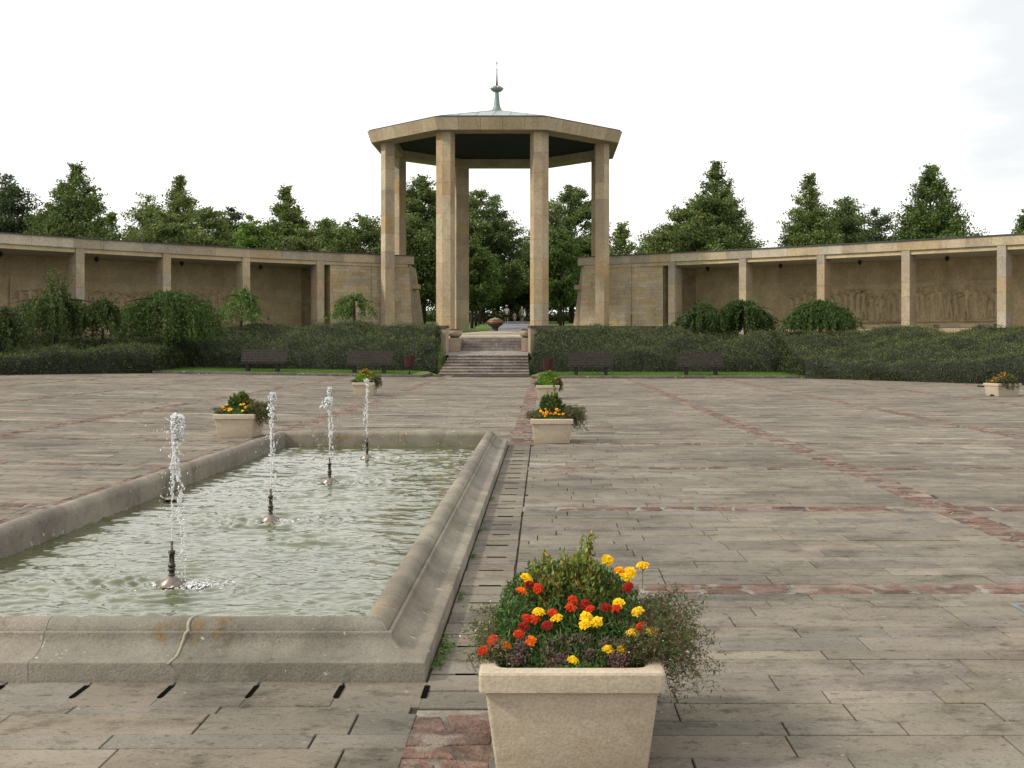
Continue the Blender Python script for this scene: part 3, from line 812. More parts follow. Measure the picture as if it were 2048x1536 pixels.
# ------------------------------------------------------------------ pavilion
pav = thing('octagonal_pavilion', (PC[0], PC[1], 2.1), 'tall octagonal sandstone pavilion with green copper roof and spire', 'pavilion')
spal = [(.44, .35, .245), (.47, .385, .28), (.42, .335, .24), (.50, .415, .31), (.45, .33, .20), (.40, .335, .265)]
RC = 7.43; ZB, ZT = 1.9, 14.40
for k in range(8):
    a = math.radians(-90 + 22.5 + 45 * k); er = (math.cos(a), math.sin(a)); et = (-er[1], er[0])
    cx, cy = PC[0] + RC * er[0], PC[1] + RC * er[1]
    loc2 = [(-.48, -.34), (.48, -.34), (.48, .26), (0, .42), (-.48, .26)]     # (tangential, radial)
    pts = [(cx + et[0] * p + er[0] * q, cy + et[1] * p + er[1] * q) for p, q in loc2]
    if (pts[1][0] - pts[0][0]) * (pts[2][1] - pts[0][1]) - (pts[1][1] - pts[0][1]) * (pts[2][0] - pts[0][0]) < 0: pts.reverse()
    mb = MB(); z = ZB; off = R.uniform(0, .8)
    first = True
    while z < ZT:
        h = R.uniform(.75, 1.7); ze = min(ZT, z + h)
        if ZT - ze < .4: ze = ZT
        # two stone faces per drum may differ in tone
        base_c = jit(R.choice(spal), .07); n = 5
        vs = [(x, y_, z + .006) for x, y_ in pts] + [(x, y_, ze - .006) for x, y_ in pts]
        n0 = len(mb.v)
        for i in range(5):
            cc = base_c if R.random() < .65 else jit(R.choice(spal), .06)
            mb.add([vs[i], vs[(i + 1) % 5], vs[5 + (i + 1) % 5], vs[5 + i]], [(0, 1, 2, 3)], cc)
        z = ze
    ins = [(cx + (x - cx) * .985, cy + (y_ - cy) * .985) for x, y_ in pts]
    mb.prism(ins, ins, ZB, ZT, (.22, .17, .12))
    mb.build('column', M['sand'], pav)
def ring(Rr): return [(PC[0] + Rr * math.cos(math.radians(-90 + 22.5 + 45 * k)), PC[1] + Rr * math.sin(math.radians(-90 + 22.5 + 45 * k))) for k in range(8)]
mb = MB(); ro_t, ro_b, ri = ring(8.74), ring(8.50), ring(7.03)
zt, zb, zi = 15.10, 14.40, 14.89
for k in range(8):
    k2 = (k + 1) % 8
    ns = 5
    for s in range(ns):      # fascia in blocks
        t0, t1 = s / ns, (s + 1) / ns
        L = lambda A, t_: (A[k][0] + (A[k2][0] - A[k][0]) * t_, A[k][1] + (A[k2][1] - A[k][1]) * t_)
        a, b_ = L(ro_b, t0 + (.001 if s else 0)), L(ro_b, t1 - .001); c, d = L(ro_t, t1 - .001), L(ro_t, t0 + (.001 if s else 0))
        mb.add([(*a, zb), (*b_, zb), (*c, zt), (*d, zt)], [(0, 1, 2, 3)], jit(R.choice(spal[:4]), .06))
    mb.add([(*ro_b[k], zb), (*ri[k], zb), (*ri[k2], zb), (*ro_b[k2], zb)], [(0, 1, 2, 3)], (.42, .36, .27))
    mb.add([(*ri[k], zb), (*ri[k], zi), (*ri[k2], zi), (*ri[k2], zb)], [(0, 1, 2, 3)], (.42, .36, .27))
mb.add([(*p, zt) for p in ro_t], [tuple(range(8))], (.3, .27, .2))
mb.build('entablature', M['sand'], pav)
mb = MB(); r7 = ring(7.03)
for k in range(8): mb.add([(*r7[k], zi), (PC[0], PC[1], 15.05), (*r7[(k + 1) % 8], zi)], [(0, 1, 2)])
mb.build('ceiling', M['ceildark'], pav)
mb = MB(); r1, r2 = ring(8.62), ring(8.2)
mb.prism(r1, r1, 15.103, 15.20); mb.prism(r2, r2, 15.20, 15.30); mb.build('roof_edge', M['roofedge'], pav)
mb = MB()
r8 = ring(8.05)
for k in range(8):
    k2 = (k + 1) % 8; mb.add([(*r8[k], 15.305), (*r8[k2], 15.305), (PC[0], PC[1], 17.10)], [(0, 1, 2)])
for k in range(8):
    k2 = (k + 1) % 8
    for s in range(6):
        t_ = s / 6; a = Vector((r8[k][0] + (r8[k2][0] - r8[k][0]) * t_, r8[k][1] + (r8[k2][1] - r8[k][1]) * t_, 15.32)); 
        fr = 1.0 if s == 0 else .82 - .25 * abs(t_ - .5)
        # standing seams run up the slope to the ridge line
        if s == 0: e = Vector((PC[0], PC[1], 17.12))
        else:
            mid = Vector(((r8[k][0] + r8[k2][0]) / 2, (r8[k][1] + r8[k2][1]) / 2, 15.32)); up_ = Vector((PC[0], PC[1], 17.12)) - mid
            e = a + up_ * (1 - abs(2 * t_ - 1))
        mb.tube([a, e], .022, 4, sm=False)
mb.build('roof', M['copper'], pav)
mb = MB(); sc = (PC[0] + .0, PC[1], 0)
mb.lathe([(.42, 16.95), (.34, 17.10), (.25, 17.25), (.19, 17.5), (.155, 17.9), (.125, 18.25), (.115, 18.32)], sc, 20); sp_ = mb.build('spire', M['copperpipe'], pav)
mb = MB(); mb.lathe([(.10, 18.30), (.25, 18.33), (.38, 18.42), (.42, 18.52), (.38, 18.60), (.22, 18.69), (.07, 18.73)], sc, 24); dk = mb.build('disc', M['copperpipe'], sp_) if False else mb.build('disc', M['copperpipe'], pav)
for k in range(8):
    a = math.radians(45 * k + 10); mb = MB()
    mb.tube([(sc[0] + .40 * math.cos(a), sc[1] + .40 * math.sin(a), 18.53), (sc[0] + .50 * math.cos(a), sc[1] + .50 * math.sin(a), 18.54)], [.022, .04], 8); mb.build('knob', M['gold'], pav)
mb = MB(); mb.lathe([(.07, 18.72), (.05, 19.1), (.028, 19.7), (.022, 19.72), (.045, 19.76), (.045, 19.79), (.03, 19.83), (.020, 19.85), (.018, 20.1), (.045, 20.2), (.018, 20.32), (.004, 20.45)], sc, 14); mb.build('needle', M['roofedge'], pav)

# ------------------------------------------------------------------ curved colonnades
CL = {-1: (-1.56789e-02, -.34710543, 79.115918), 1: (-5.58079e-03, -.5513187, 81.1433741)}
def wp(sg, u, o=0.0):
    a, b_, c = CL[sg]; y = a * u * u + b_ * u + c; dy = 2 * a * u + b_
    tl = math.hypot(1, dy); tx, ty = sg / tl, dy / tl          # outward along the wing
    nx_, ny_ = (-ty, tx) if sg > 0 else (ty, -tx)              # away from the plaza
    return (AX + sg * u + nx_ * o, y + ny_ * o)
def sweep(mb, sg, us, o0, o1, z0, z1, cols, gap=.004, slope=0):
    for a, b_ in zip(us[:-1], us[1:]):
        c = cols() if callable(cols) else cols
        p = [wp(sg, a + gap, o0), wp(sg, b_ - gap, o0), wp(sg, b_ - gap, o1), wp(sg, a + gap, o1)]
        if sg < 0: p = [p[1], p[0], p[3], p[2]]
        mb.hexa([(*q, z0) for q in p], [(*q, z1) for q in p], c)
def splits(a, b_, lo, hi):
    r_ = [a]
    while r_[-1] < b_:
        r_.append(r_[-1] + R.uniform(lo, hi))
    r_[-1] = b_
    if len(r_) > 2 and r_[-1] - r_[-2] < lo * .4: r_.pop(-2)
    return r_
fpal = [(.44, .37, .285), (.40, .335, .26), (.47, .39, .28), (.36, .32, .275), (.42, .33, .22), (.50, .45, .38), (.34, .30, .255), (.40, .36, .31)]
wpal = [(.46, .39, .29), (.48, .40, .29), (.44, .36, .25), (.45, .38, .30), (.47, .36, .20), (.42, .34, .24), (.50, .43, .33), (.44, .39, .32)]
PILU = {-1: [10.8, 14.7, 18.42, 22.0, 25.6, 29.2, 32.8, 36.4], 1: [11.14, 15.14, 19.17, 23.14, 27.16, 31.1, 35.1, 39.1]}
ZF = 2.15
def ashlar(mb, P, z0, z1, hmin, hmax, lmin, lmax, pal, gap=.004):
    """P(s,z)->3D point with s in metres 0..L; fills with stone faces"""
    pf, L = P; z = z0
    while z < z1 - .01:
        h = R.uniform(hmin, hmax); ze = min(z1, z + h)
        if z1 - ze < hmin * .5: ze = z1
        s = -R.random() * lmax
        while s < L:
            e = s + R.uniform(lmin, lmax); a, b_ = max(0, s), min(L, e)
            if b_ - a > .03:
                mb.add([pf(a + gap, z + gap), pf(b_ - gap, z + gap), pf(b_ - gap, ze - gap), pf(a + gap, ze - gap)], [(0, 1, 2, 3)], jit(R.choice(pal), .06))
            s = e
        z = ze
def fig(sg):
    """bas-relief of standing figures as a height field: s along the wall, z up"""
    rf = random.Random(3 + sg); segs = []; x = .25; L = 13.2
    def cap(x0, z0, x1, z1, r0, r1, h): segs.append((x0, z0, x1, z1, r0, r1, h))
    while x < L - .3:
        hgt = rf.uniform(1.45, 1.85); b0 = rf.uniform(.08, .25); h = rf.uniform(.05, .10)
        hd = b0 + hgt; lean_ = rf.uniform(-.12, .12)
        cap(x + lean_, hd, x + lean_, hd + .06, .10, .09, h * 1.1)
        cap(x + lean_ * .8, hd - .28, x + lean_ * .3, b0 + hgt * .52, .17, .13, h)
        if rf.random() < .5:
            cap(x + lean_ * .3, b0 + hgt * .52, x, b0 + .08, .13, .24, h * .85)
        else:
            cap(x - .03, b0 + hgt * .5, x - rf.uniform(.08, .22), b0, .11, .06, h * .9); cap(x + .04, b0 + hgt * .5, x + rf.uniform(.05, .22), b0, .11, .06, h)
        for sd_ in (-1, 1):
            sx = x + lean_ * .8 + sd_ * .17; ang = rf.choice([rf.uniform(-2.2, -.9), rf.uniform(-.3, .9)])
            ex, ez = sx + sd_ * math.cos(ang) * .25, hd - .28 + math.sin(ang) * .27
            cap(sx, hd - .27, ex, ez, .06, .05, h * 1.1); cap(ex, ez, ex + rf.uniform(-.2, .25), ez + rf.uniform(-.1, .28), .05, .035, h * 1.1)
        x += rf.uniform(.34, .55)
    s_ = np.arange(0, L + .01, .028); z_ = np.arange(0, 2.36, .028); S, Zz = np.meshgrid(s_, z_)
    Hh = np.full_like(S, -.02)
    for (x0, z0, x1, z1, r0, r1, h) in segs:
        dx, dz = x1 - x0, z1 - z0; l2 = dx * dx + dz * dz + 1e-6
        t_ = np.clip(((S - x0) * dx + (Zz - z0) * dz) / l2, 0, 1); d = np.hypot(S - x0 - t_ * dx, Zz - z0 - t_ * dz); r_ = r0 + (r1 - r0) * t_
        Hh = np.maximum(Hh, -.02 + (h * 1.9 + .02) * np.sqrt(np.clip(1 - (d / r_) ** 3, 0, 1)))
    top = 2.05 + .12 * np.sin(S * .75) - .35 * (S / L) * (sg < 0)
    Hh = np.where((Zz > top) | (S < .1) | (S > L - .1) | (Zz < .04), .07, Hh)
    return s_, z_, Hh
for sg in (-1, 1):
    side = 'left' if sg < 0 else 'right'
    uE = 5.7; uM = PILU[sg][0] - .55; uL = 38.5
    base = (*wp(sg, 18, 2), ZF)
    wing = thing('colonnade', base, ('long sandstone colonnade left of the pavilion, half hidden by weeping trees' if sg < 0 else 'long sandstone colonnade with carved relief wall right of the pavilion'), 'colonnade', 'colonnades flanking the pavilion')
    mb = MB(); us = splits(uE - .35, uL, 1.0, 1.9); sweep(mb, sg, us, -.02, .42, 6.84, 7.36, lambda: jit(R.choice(fpal), .07)); mb.build('fascia', M['sand'], wing)
    mb = MB(); sweep(mb, sg, splits(PILU[sg][0] + .0, uL, 1.6, 2.4), .10, .40, 6.60, 6.838, lambda: jit((.52, .43, .29), .04), .001); sweep(mb, sg, splits(uE, uM + .5, 1.6, 2.4), .05, .40, 6.62, 6.838, lambda: jit((.46, .38, .28), .04), .001); mb.build('lintel', M['sand'], wing)
    mb = MB(); sweep(mb, sg, list(np.arange(uM, uL + .1, 1.5)), .42, 4.9, 6.62, 6.70, (.5, .5, .5), 0); mb.build('ceiling', M['ceiling'], wing)
    mb = MB(); sweep(mb, sg, list(np.arange(uE - .4, uL + .1, 1.0)), -.10, 5.3, 7.362, 7.41, (1, 1, 1), 0); mb.build('roof', M['roofedge'], wing)
    # gallery floor
    mb = MB(); sweep(mb, sg, list(np.arange(uE - 2, uL + .1, 1.5)), -3.2, 4.9, 1.2, ZF + .02, lambda: jit((.33, .29, .24), .05), 0); mb.build('floor_slab', M['sand'], wing)
    # back wall
    mb = MB(); sweep(mb, sg, list(np.arange(uM, uL + .1, 2.0)), 4.72, 5.2, ZF, 7.36, (.42, .34, .24), 0)
    for a in np.arange(uM, uL, 2.0):
        A, B = wp(sg, a, 4.70), wp(sg, a + 2.0, 4.70); L = math.hypot(B[0] - A[0], B[1] - A[1])
        pf = (lambda A, B, L: (lambda s, z: (A[0] + (B[0] - A[0]) * s / L, A[1] + (B[1] - A[1]) * s / L, z)))(A, B, L)
        ashlar(mb, (pf, L), ZF, 6.62, .45, .62, .8, 1.3, [(.56, .46, .31), (.57, .47, .32), (.55, .45, .30), (.575, .475, .315)], .002)
    mb.build('back_wall', M['sand'], wing)
    # relief
    s_, z_, Hh = fig(sg); u0 = 15.9 if sg > 0 else 13.6
    VV = []
    uu = [u0]; P0 = wp(sg, u0, 4.6)
    # arc-length steps
    u = u0; pts = []
    for s in s_:
        pts.append(u); a_, b2, _ = CL[sg]; u += .028 / math.hypot(1, 2 * a_ * u + b2)
    n1_, n2_ = Hh.shape
    for j in range(n1_):
        for i in range(n2_): VV.append((*wp(sg, pts[i], 4.64 - Hh[j, i]), 2.95 + z_[j]))
    ii = np.arange(n1_ - 1)[:, None] * n2_ + np.arange(n2_ - 1)[None, :]
    FFr = np.stack([ii, ii + 1, ii + 1 + n2_, ii + n2_], -1).reshape(-1, 4)
    ro = make_obj('relief', VV, FFr, M['sand'], np.tile([[.57, .47, .315]], (len(FFr), 1)), wing, smooth=True); ro['label'] = 'low carved relief of standing figures'
    # pillars
    for pu in PILU[sg]:
        mb = MB(); z = ZF; hw2 = .235
        while z < 6.838:
            ze = min(6.838, z + R.uniform(.7, 1.6))
            if 6.838 - ze < .4: ze = 6.838
            a, b2, _ = CL[sg]; du = hw2 / math.hypot(1, 2 * a * pu + b2)
            c = jit(R.choice(fpal[:5] + fpal[6:]), .08)
            p = [wp(sg, pu - du, 0.0), wp(sg, pu + du, 0.0), wp(sg, pu + du, .95), wp(sg, pu - du, .95)]
            if sg < 0: p = [p[1], p[0], p[3], p[2]]
            mb.hexa([(*q, z + .004) for q in p], [(*q, ze - .004) for q in p], c); z = ze
        mb.build('pillar', M['sand'], wing)
    # solid end block beside the pavilion
    mb = MB()
    def endpt(z, back=False):     # the free end is battered and runs back
        t_ = (z - ZF) / 4.5; x = AX + sg * (uE - .30 + .28 * t_ - (.35 * (1 - t_) if back else 0.0))
        y0 = wp(sg, uE, .12)[1]; return (x, y0 + (4.6 if back else 0), z)
    def fpt(s, z, L=None):
        A = endpt(z); B = (*wp(sg, uM, .12), z); k_ = s / LL
        ym = wp(sg, uE + (uM - uE) * k_, .12)
        x = A[0] + (B[0] - A[0]) * k_; return (x, ym[1], z)
    LL = 5.6
    ashlar(mb, (fpt, LL), ZF, 6.62, .13, .26, .5, 1.3, wpal, .004)
    def ept(s, z):
        A, B = endpt(z), endpt(z, True); k_ = s / 4.6; return (A[0] + (B[0] - A[0]) * k_, A[1] + (B[1] - A[1]) * k_, z)
    ashlar(mb, (ept, 4.6), ZF, 6.84, .2, .34, .6, 1.4, [(.38, .31, .23), (.40, .33, .25), (.35, .28, .21)], .004)
    # core
    def inset(p, d): return (p[0] + sg * d, p[1] + d, p[2])
    for z0_, z1_ in ((ZF - .6, 6.84),):
        b4 = [inset(endpt(z0_), .30), (*wp(sg, uM, .45), z0_), (*wp(sg, uM, 4.7), z0_), inset(endpt(z0_, True), .10)]
        t4 = [inset(endpt(z1_), .30), (*wp(sg, uM, .45), z1_), (*wp(sg, uM, 4.7), z1_), inset(endpt(z1_, True), .10)]
        if sg < 0: b4 = b4[::-1]; t4 = t4[::-1]
        mb.hexa(b4, t4, (.25, .19, .13))
    # side face towards the gallery
    A, B = wp(sg, uM + .01, .15), wp(sg, uM + .01, 4.7)
    ashlar(mb, ((lambda s, z: (A[0] + (B[0] - A[0]) * s / 4.55, A[1] + (B[1] - A[1]) * s / 4.55, z)), 4.55), ZF, 6.62, .2, .3, .6, 1.2, wpal, .004)
    mb.build('end_block', M['sand'], wing)
    mb = MB(); e0 = endpt(5.3); e1 = endpt(5.3, True)
    x0, x1 = sorted((e0[0] - sg * .42, e0[0] + sg * .3)); mb.box(x0, x1, e0[1] + 1.2, e0[1] + 2.6, 5.30, 5.62, (.42, .34, .26), .02); mb.build('ledge', M['sand'], wing)
    # lead flashing / lightning conductor with rusty guard
    px_ = 717 if sg < 0 else 1262.5
    uu_ = 7.9 if sg < 0 else 8.72
    p = wp(sg, uu_, .05); mb = MB(); mb.tube([(*p, ZF), (*p, 3.55 if sg > 0 else 3.05)], .035, 8); rr_ = mb.build('guard_pipe', M['rust'], wing)
    mb = MB(); mb.tube([(*p, 3.0), (*p, 6.8)], .008, 6); mb.build('conductor', M['roofedge'], wing)
    # ceiling lanterns
    for i, pu in enumerate(PILU[sg][:-1]):
        um = (pu + PILU[sg][i + 1]) / 2 + (-.9 if sg > 0 else .4); p = wp(sg, um, 2.4)
        mb = MB(); mb.lathe([(.03, 6.62), (.03, 6.57), (.12, 6.56), (.13, 6.50), (.09, 6.36), (.05, 6.33), (.03, 6.30)], (p[0], p[1], 0), 12)
        props(mb.build('ceiling_lantern', M['iron'], loc=(p[0], p[1], 6.62)), 'small dark lantern under %s colonnade ceiling, bay %s from the pavilion' % (side, ['one', 'two', 'three', 'four', 'five', 'six', 'seven'][i]), 'lantern', 'lanterns under the colonnade ceilings')
    # low stone plinths in the bays
    for i, pu in enumerate(PILU[sg][1:-1]):
        if sg < 0 and i > 4: continue
        ua, ub_ = pu + .75, pu + 3.3
        mb = MB(); uu2 = splits(ua, ub_, .8, 1.3); sweep(mb, sg, uu2, 1.6, 2.3, ZF + .022, ZF + .42, lambda: jit((.45, .36, .25), .1), .003); sweep(mb, sg, uu2, 1.56, 2.34, ZF + .422, ZF + .60, lambda: jit((.20, .16, .13), .1), .003)
        c_ = wp(sg, (ua + ub_) / 2, 1.95)
        props(mb.build('stone_plinth', M['sand'], loc=(*c_, ZF)), 'low stone plinth with dark top in %s colonnade, bay %s from pavilion' % (side, ['two', 'three', 'four', 'five', 'six', 'seven'][i]), 'plinth', 'low stone plinths in the colonnades')
    # terrace parapet
    mb = MB(); mc = MB()
    us = list(np.arange(2.35, 11.2, 1.1))
    for a, b2 in zip(us[:-1], us[1:]):
        A = Vector((AX + sg * a, interp(BACK, a), 0)); B = Vector((AX + sg * b2, interp(BACK, b2), 0)); d = (B - A).normalized(); nn_ = Vector((-d.y, d.x, 0)) * (1 if sg > 0 else -1)
        for tgt, o0, o1, z0_, z1_, cc in ((mb, 0, .45, .9, 2.52, (.40, .33, .26)), (mc, -.06, .51, 2.522, 2.68, (.10, .085, .075))):
            q = [A + nn_ * o0, B + nn_ * o0, B + nn_ * o1, A + nn_ * o1]
            if sg < 0: q = [q[1], q[0], q[3], q[2]]
            c = jit(cc, .12); mm = .003
            tgt.hexa([(v.x, v.y, z0_) for v in q], [(v.x, v.y, z1_) for v in q], c)
    pr = thing('terrace_wall', (AX + sg * 6, 66, 2.0), 'low stone terrace wall with dark coping behind the %s hedge beside the steps' % side, 'wall', 'low walls either side of the steps')
    mb.build('wall_stones', M['sand'], pr); mc.build('coping', M['sand'], pr)

# bowls with flowers on the cheek blocks
for i, (bx, by) in enumerate(((-5.02, 66.75), (-.95, 66.75))):
    nm = 'left' if i == 0 else 'right'
    bo = thing('flower_bowl', (bx, by, 1.98), 'round shallow stone flower bowl on the %s cheek block of the steps' % nm, 'flower bowl', 'stone bowls beside the upper steps')
    mb = MB(); mb.box(bx - .25, bx + .25, by - .25, by + .25, 1.982, 2.08, (.10, .085, .07)); mb.build('foot', M['sand'], bo)
    mb = MB(); mb.lathe([(.28, 2.08), (.34, 2.10), (.405, 2.22), (.42, 2.36), (.42, 2.40), (.37, 2.40), (.36, 2.34), (.02, 2.33)], (bx, by, 0), 28, (.42, .36, .27)); mb.build('bowl', M['sand'], bo)
    n = 900; a = rng.random(n) * 6.28; q = np.sqrt(rng.random(n)) * .38
    C = np.stack([bx + np.cos(a) * q, by + np.sin(a) * q, 2.36 + rng.random(n) * .16 * (1 - (q / .5) ** 2)], 1)
    v, f = leaves(C, .028, .5); cc = colr(n, (.13, .05, .06), .3); kk = rng.random(n) < .3; cc[kk] = colr(kk.sum(), (.07, .11, .03), .3); k3 = rng.random(n) < (.25 if i == 0 else .1); cc[k3] = colr(k3.sum(), (.40, .05, .10), .2)
    props(make_obj('bedding_plants', v, f, M['leaf'], cc, loc=(bx, by, 2.36)), 'low reddish bedding plants filling the %s flower bowl by the steps' % nm, 'plant', 'plants in the bowls by the steps')

# ------------------------------------------------------------------ hedge banks
def hedge(sg):
    us = np.concatenate([[2.62], np.arange(2.9, 15.3, .3), [15.40, 15.45, 15.5, 15.56, 15.62], np.arange(15.8, 36, .35)]); vs_ = np.concatenate([[0, .004, .01, .02, .035, .06, .09, .12], np.linspace(.16, 1.0, 24), [1.02]])
    rows = []
    for j, v in enumerate(vs_):
        row = []
        for u in us:
            yf, yb = interp(FRONT, u) - .05, interp(BACK, u) - .15
            x = AX + sg * u
            base_ = gz(x) + (.15 if u < 15 else -.02)
            if sg < 0: top = float(np.interp(u, [2.6, 6, 10, 13.5, 17, 22, 36], [2.48, 2.66, 2.60, 2.50, 1.85, 1.75, 1.75]))
            else: top = float(np.interp(u, [2.6, 3.6, 7, 12, 16, 22, 28, 36], [2.25, 2.42, 2.44, 2.28, 2.22, 2.20, 2.25, 2.25]))
            face = float(np.interp(u, [2.6, 9, 15, 16, 36], [.75, .72, .7, .92, .85])) + .10 * math.sin(u * .9 + sg) 
            d = v * (yb - yf)
            if 15.3 < u < 15.7: y_ = 0
            rise = 1 - math.exp(-d / .16)
            body = face * rise + (top - base_ - face) * (min(1, max(0, d - (.2 if u < 15.5 else 2.0)) / (max(1.5, (yb - yf) * .62)))) ** .8
            z = base_ + body
            y = yf + d
            if v > .03: z += (.30 * lump(x * 1.0, y * 1.0, 3.6, 0) + .16 * lump(x, y, 1.5, 8)) * min(1, d)
            y += .12 * lump(x, z, 1.6, 4) * (1 if v < .1 else 0) 
            if j == len(vs_) - 1: z = base_ - .1; 
            if u < 2.75: x += -sg * .12 * math.sin(z * 2); 
            row.append((x, y, z))
        rows.append(row)
    n2_ = len(us); V_ = [p for r_ in rows for p in r_]; F_ = []
    for j in range(len(vs_) - 1):
        for i in range(n2_ - 1):
            q = (j * n2_ + i, j * n2_ + i + 1, (j + 1) * n2_ + i + 1, (j + 1) * n2_ + i); F_.append(q if sg > 0 else q[::-1])
    # end face by the steps
    nb = len(V_)
    for j in range(len(vs_)):
        p = V_[j * n2_]; V_.append((p[0], p[1], -.1))
    for j in range(len(vs_) - 1):
        q = (j * n2_, (j + 1) * n2_, nb + j + 1, nb + j); F_.append(q if sg > 0 else q[::-1])
    return V_, F_
rg = np.random.default_rng(77)
for sg in (-1, 1):
    V_, F_ = hedge(sg)
    side = 'left' if sg < 0 else 'right'
    hd_ = thing('hedge', (AX + sg * 12, 61, 0), 'dense dark cotoneaster bank filling the slope to the %s of the steps' % side, 'hedge', 'hedge banks either side of the steps')
    VA = np.array(V_)
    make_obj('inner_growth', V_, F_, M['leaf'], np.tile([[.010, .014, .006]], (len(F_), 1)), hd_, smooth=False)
    n = 200000
    C, nr = scatter_tris(V_, F_, n, rg)
    cl_ = lump(C[:, 0] * 1.0 + C[:, 2] * .7, C[:, 1] - C[:, 2] * .8, .42, 6)[:, None]
    C = C + nr * (rg.random((n, 1)) ** 1.2 * .15 * (1 + .5 * cl_) + .05 * cl_ - .03)
    up = nr * .5 + np.array([0, 0, .8]); up /= np.linalg.norm(up, axis=1)[:, None]
    v, f = leaves(C, .042, .42, nrm=nr, nmix=.35, rg=rg, up=up, upmix=.35)
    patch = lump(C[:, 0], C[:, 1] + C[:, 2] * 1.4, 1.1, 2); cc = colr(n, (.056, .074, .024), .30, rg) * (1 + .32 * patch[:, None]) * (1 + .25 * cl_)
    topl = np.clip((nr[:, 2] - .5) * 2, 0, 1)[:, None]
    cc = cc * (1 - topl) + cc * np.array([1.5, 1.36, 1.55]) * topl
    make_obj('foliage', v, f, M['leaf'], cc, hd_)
    # wisps
    nw = 11000; C0, nr0 = scatter_tris(V_, F_, nw, rg); kk = (nr0[:, 2] > .4); C0 = C0[kk]; nr0 = nr0[kk]; nw = len(C0)
    dirs = np.stack([rg.normal(size=nw) * .6, rg.normal(size=nw) * .5 - .1, np.full(nw, .8)], 1); dirs /= np.linalg.norm(dirs, axis=1)[:, None]
    Ls = .12 + .26 * rg.random(nw)
    Cw = []; 
    for s in range(5): Cw.append(C0 + dirs * (Ls * (s + .5) / 5)[:, None] + np.array([0, 0, .03]))
    Cw = np.concatenate(Cw); v, f = leaves(Cw, .030, .4, rg=rg); make_obj('shoots', v, f, M['leaf'], colr(len(Cw), (.085, .105, .048), .25, rg), hd_)

# grass tufts on the strips in front of the hedges
C = []
for sg in (-1, 1):
    n = 22000; u = rg.uniform(2.95, 15.5, n); y = rg.uniform(56.62, 61.3, n) ; x = AX + sg * u
    z = np.array([terrain(a, b_) for a, b_ in zip(x, y)]); C.append(np.stack([x, y, z + .015], 1))
C = np.concatenate(C); v, f = leaves(C, .045, .12, rg=rg, up=np.array([[0, 0, 1.0]]), upmix=.75)
props(make_obj('grass', v, f, M['leaf'], colr(len(C), (.085, .15, .028), .2, rg)), 'strips of short green grass behind the kerb', 'grass', kind='stuff')

# ------------------------------------------------------------------ benches and bins
def bench():
    b_ = thing('park_bench', (0, 0, 0), 'x', 'bench', 'benches in front of the hedges')
    L = 2.25
    mb = MB()
    for k in range(4): 
        y = -.22 + .125 * k; mb.box(-L / 2, L / 2, y, y + .095, .40, .44, bev=.006)
    mb.build('seat', M['bench'], b_)
    mb = MB()
    for k in range(5):
        z = .50 + .125 * k; y = .27 + .05 * k
        mb.hexa([(-L / 2, y, z), (L / 2, y, z), (L / 2, y + .035, z), (-L / 2, y + .035, z)], [(-L / 2, y + .04, z + .10), (L / 2, y + .04, z + .10), (L / 2, y + .075, z + .10), (-L / 2, y + .075, z + .10)])
    mb.build('backrest', M['bench'], b_)
    for sx in (-.72, .72):
        mb = MB(); mb.box(sx - .08, sx + .08, -.14, .22, -.02, .398); mb.tube([(sx, .16, .3), (sx, .33, .55), (sx, .55, 1.12)], .03, 6); mb.build('leg', M['iron'], b_)
    return b_
bn = bench()
for i, (px, lb) in enumerate(((525, 'left of the two on the left side, under the weeping trees'), (738, 'between the left litter bin and the lawn bend'), (1182, 'just right of the right litter bin'), (1402, 'rightmost, toward the corner of the clipped hedge'))):
    o = bn if i == 0 else copy_tree(bn)
    x = (px - 1087) * 57.6 / 2360; o.location = (x, 57.6, terrain(x, 57.6)); o['label'] = 'dark brown slatted bench on the grass, ' + ['farthest left of the four', 'beside the left litter bin', 'beside the right litter bin', 'farthest right of the four'][i]
def litter():
    b_ = thing('litter_bin', (0, 0, 0), 'x', 'litter bin', 'litter bins by the steps')
    mb = MB()
    for k in range(18):
        a = 6.283 * k / 18; mb.tube([(.20 * math.cos(a), .20 * math.sin(a), .46), (.235 * math.cos(a), .235 * math.sin(a), 1.02)], .030, 5, sm=False)
    mb.build('slats', M['bin'], b_)
    mb = MB(); mb.lathe([(.19, .47), (.225, 1.0), (.22, 1.0), (.18, .5), (.0, .49)], (0, 0, 0), 18); mb.build('liner', M['iron'], b_)
    mb = MB(); mb.tube([(0, .02, -.1), (0, .02, .49)], .03, 8); mb.build('post', M['iron'], b_)
    return b_
bi = litter()
for i, px in enumerate((819, 1096)):
    o = bi if i == 0 else copy_tree(bi); x = (px - 1087) * 56.9 / 2360; o.location = (x, 56.9, terrain(x, 56.9) if i else .10); o['label'] = ['reddish brown slatted litter bin on a post left of the steps', 'reddish brown slatted litter bin right of the steps behind a planter'][i]

# thin metal stand by the far right planter
sx, sy = 16.75, 45.4; ms_ = thing('metal_stand', (sx + .5, sy, 0), 'thin dark metal frame stand behind the far right planter', 'stand')
mb = MB()
for x in (sx, sx + .22, sx + 1.0): mb.tube([(x, sy, .03), (x, sy, .95)], .011, 6)
mb.tube([(sx, sy, .94), (sx + 1.0, sy, .94)], .011, 6); mb.build('uprights', M['iron'], ms_)
mb = MB(); mb.box(sx - .03, sx + 1.05, sy - .22, sy + .1, .003, .05); mb.build('base', M['iron'], ms_)

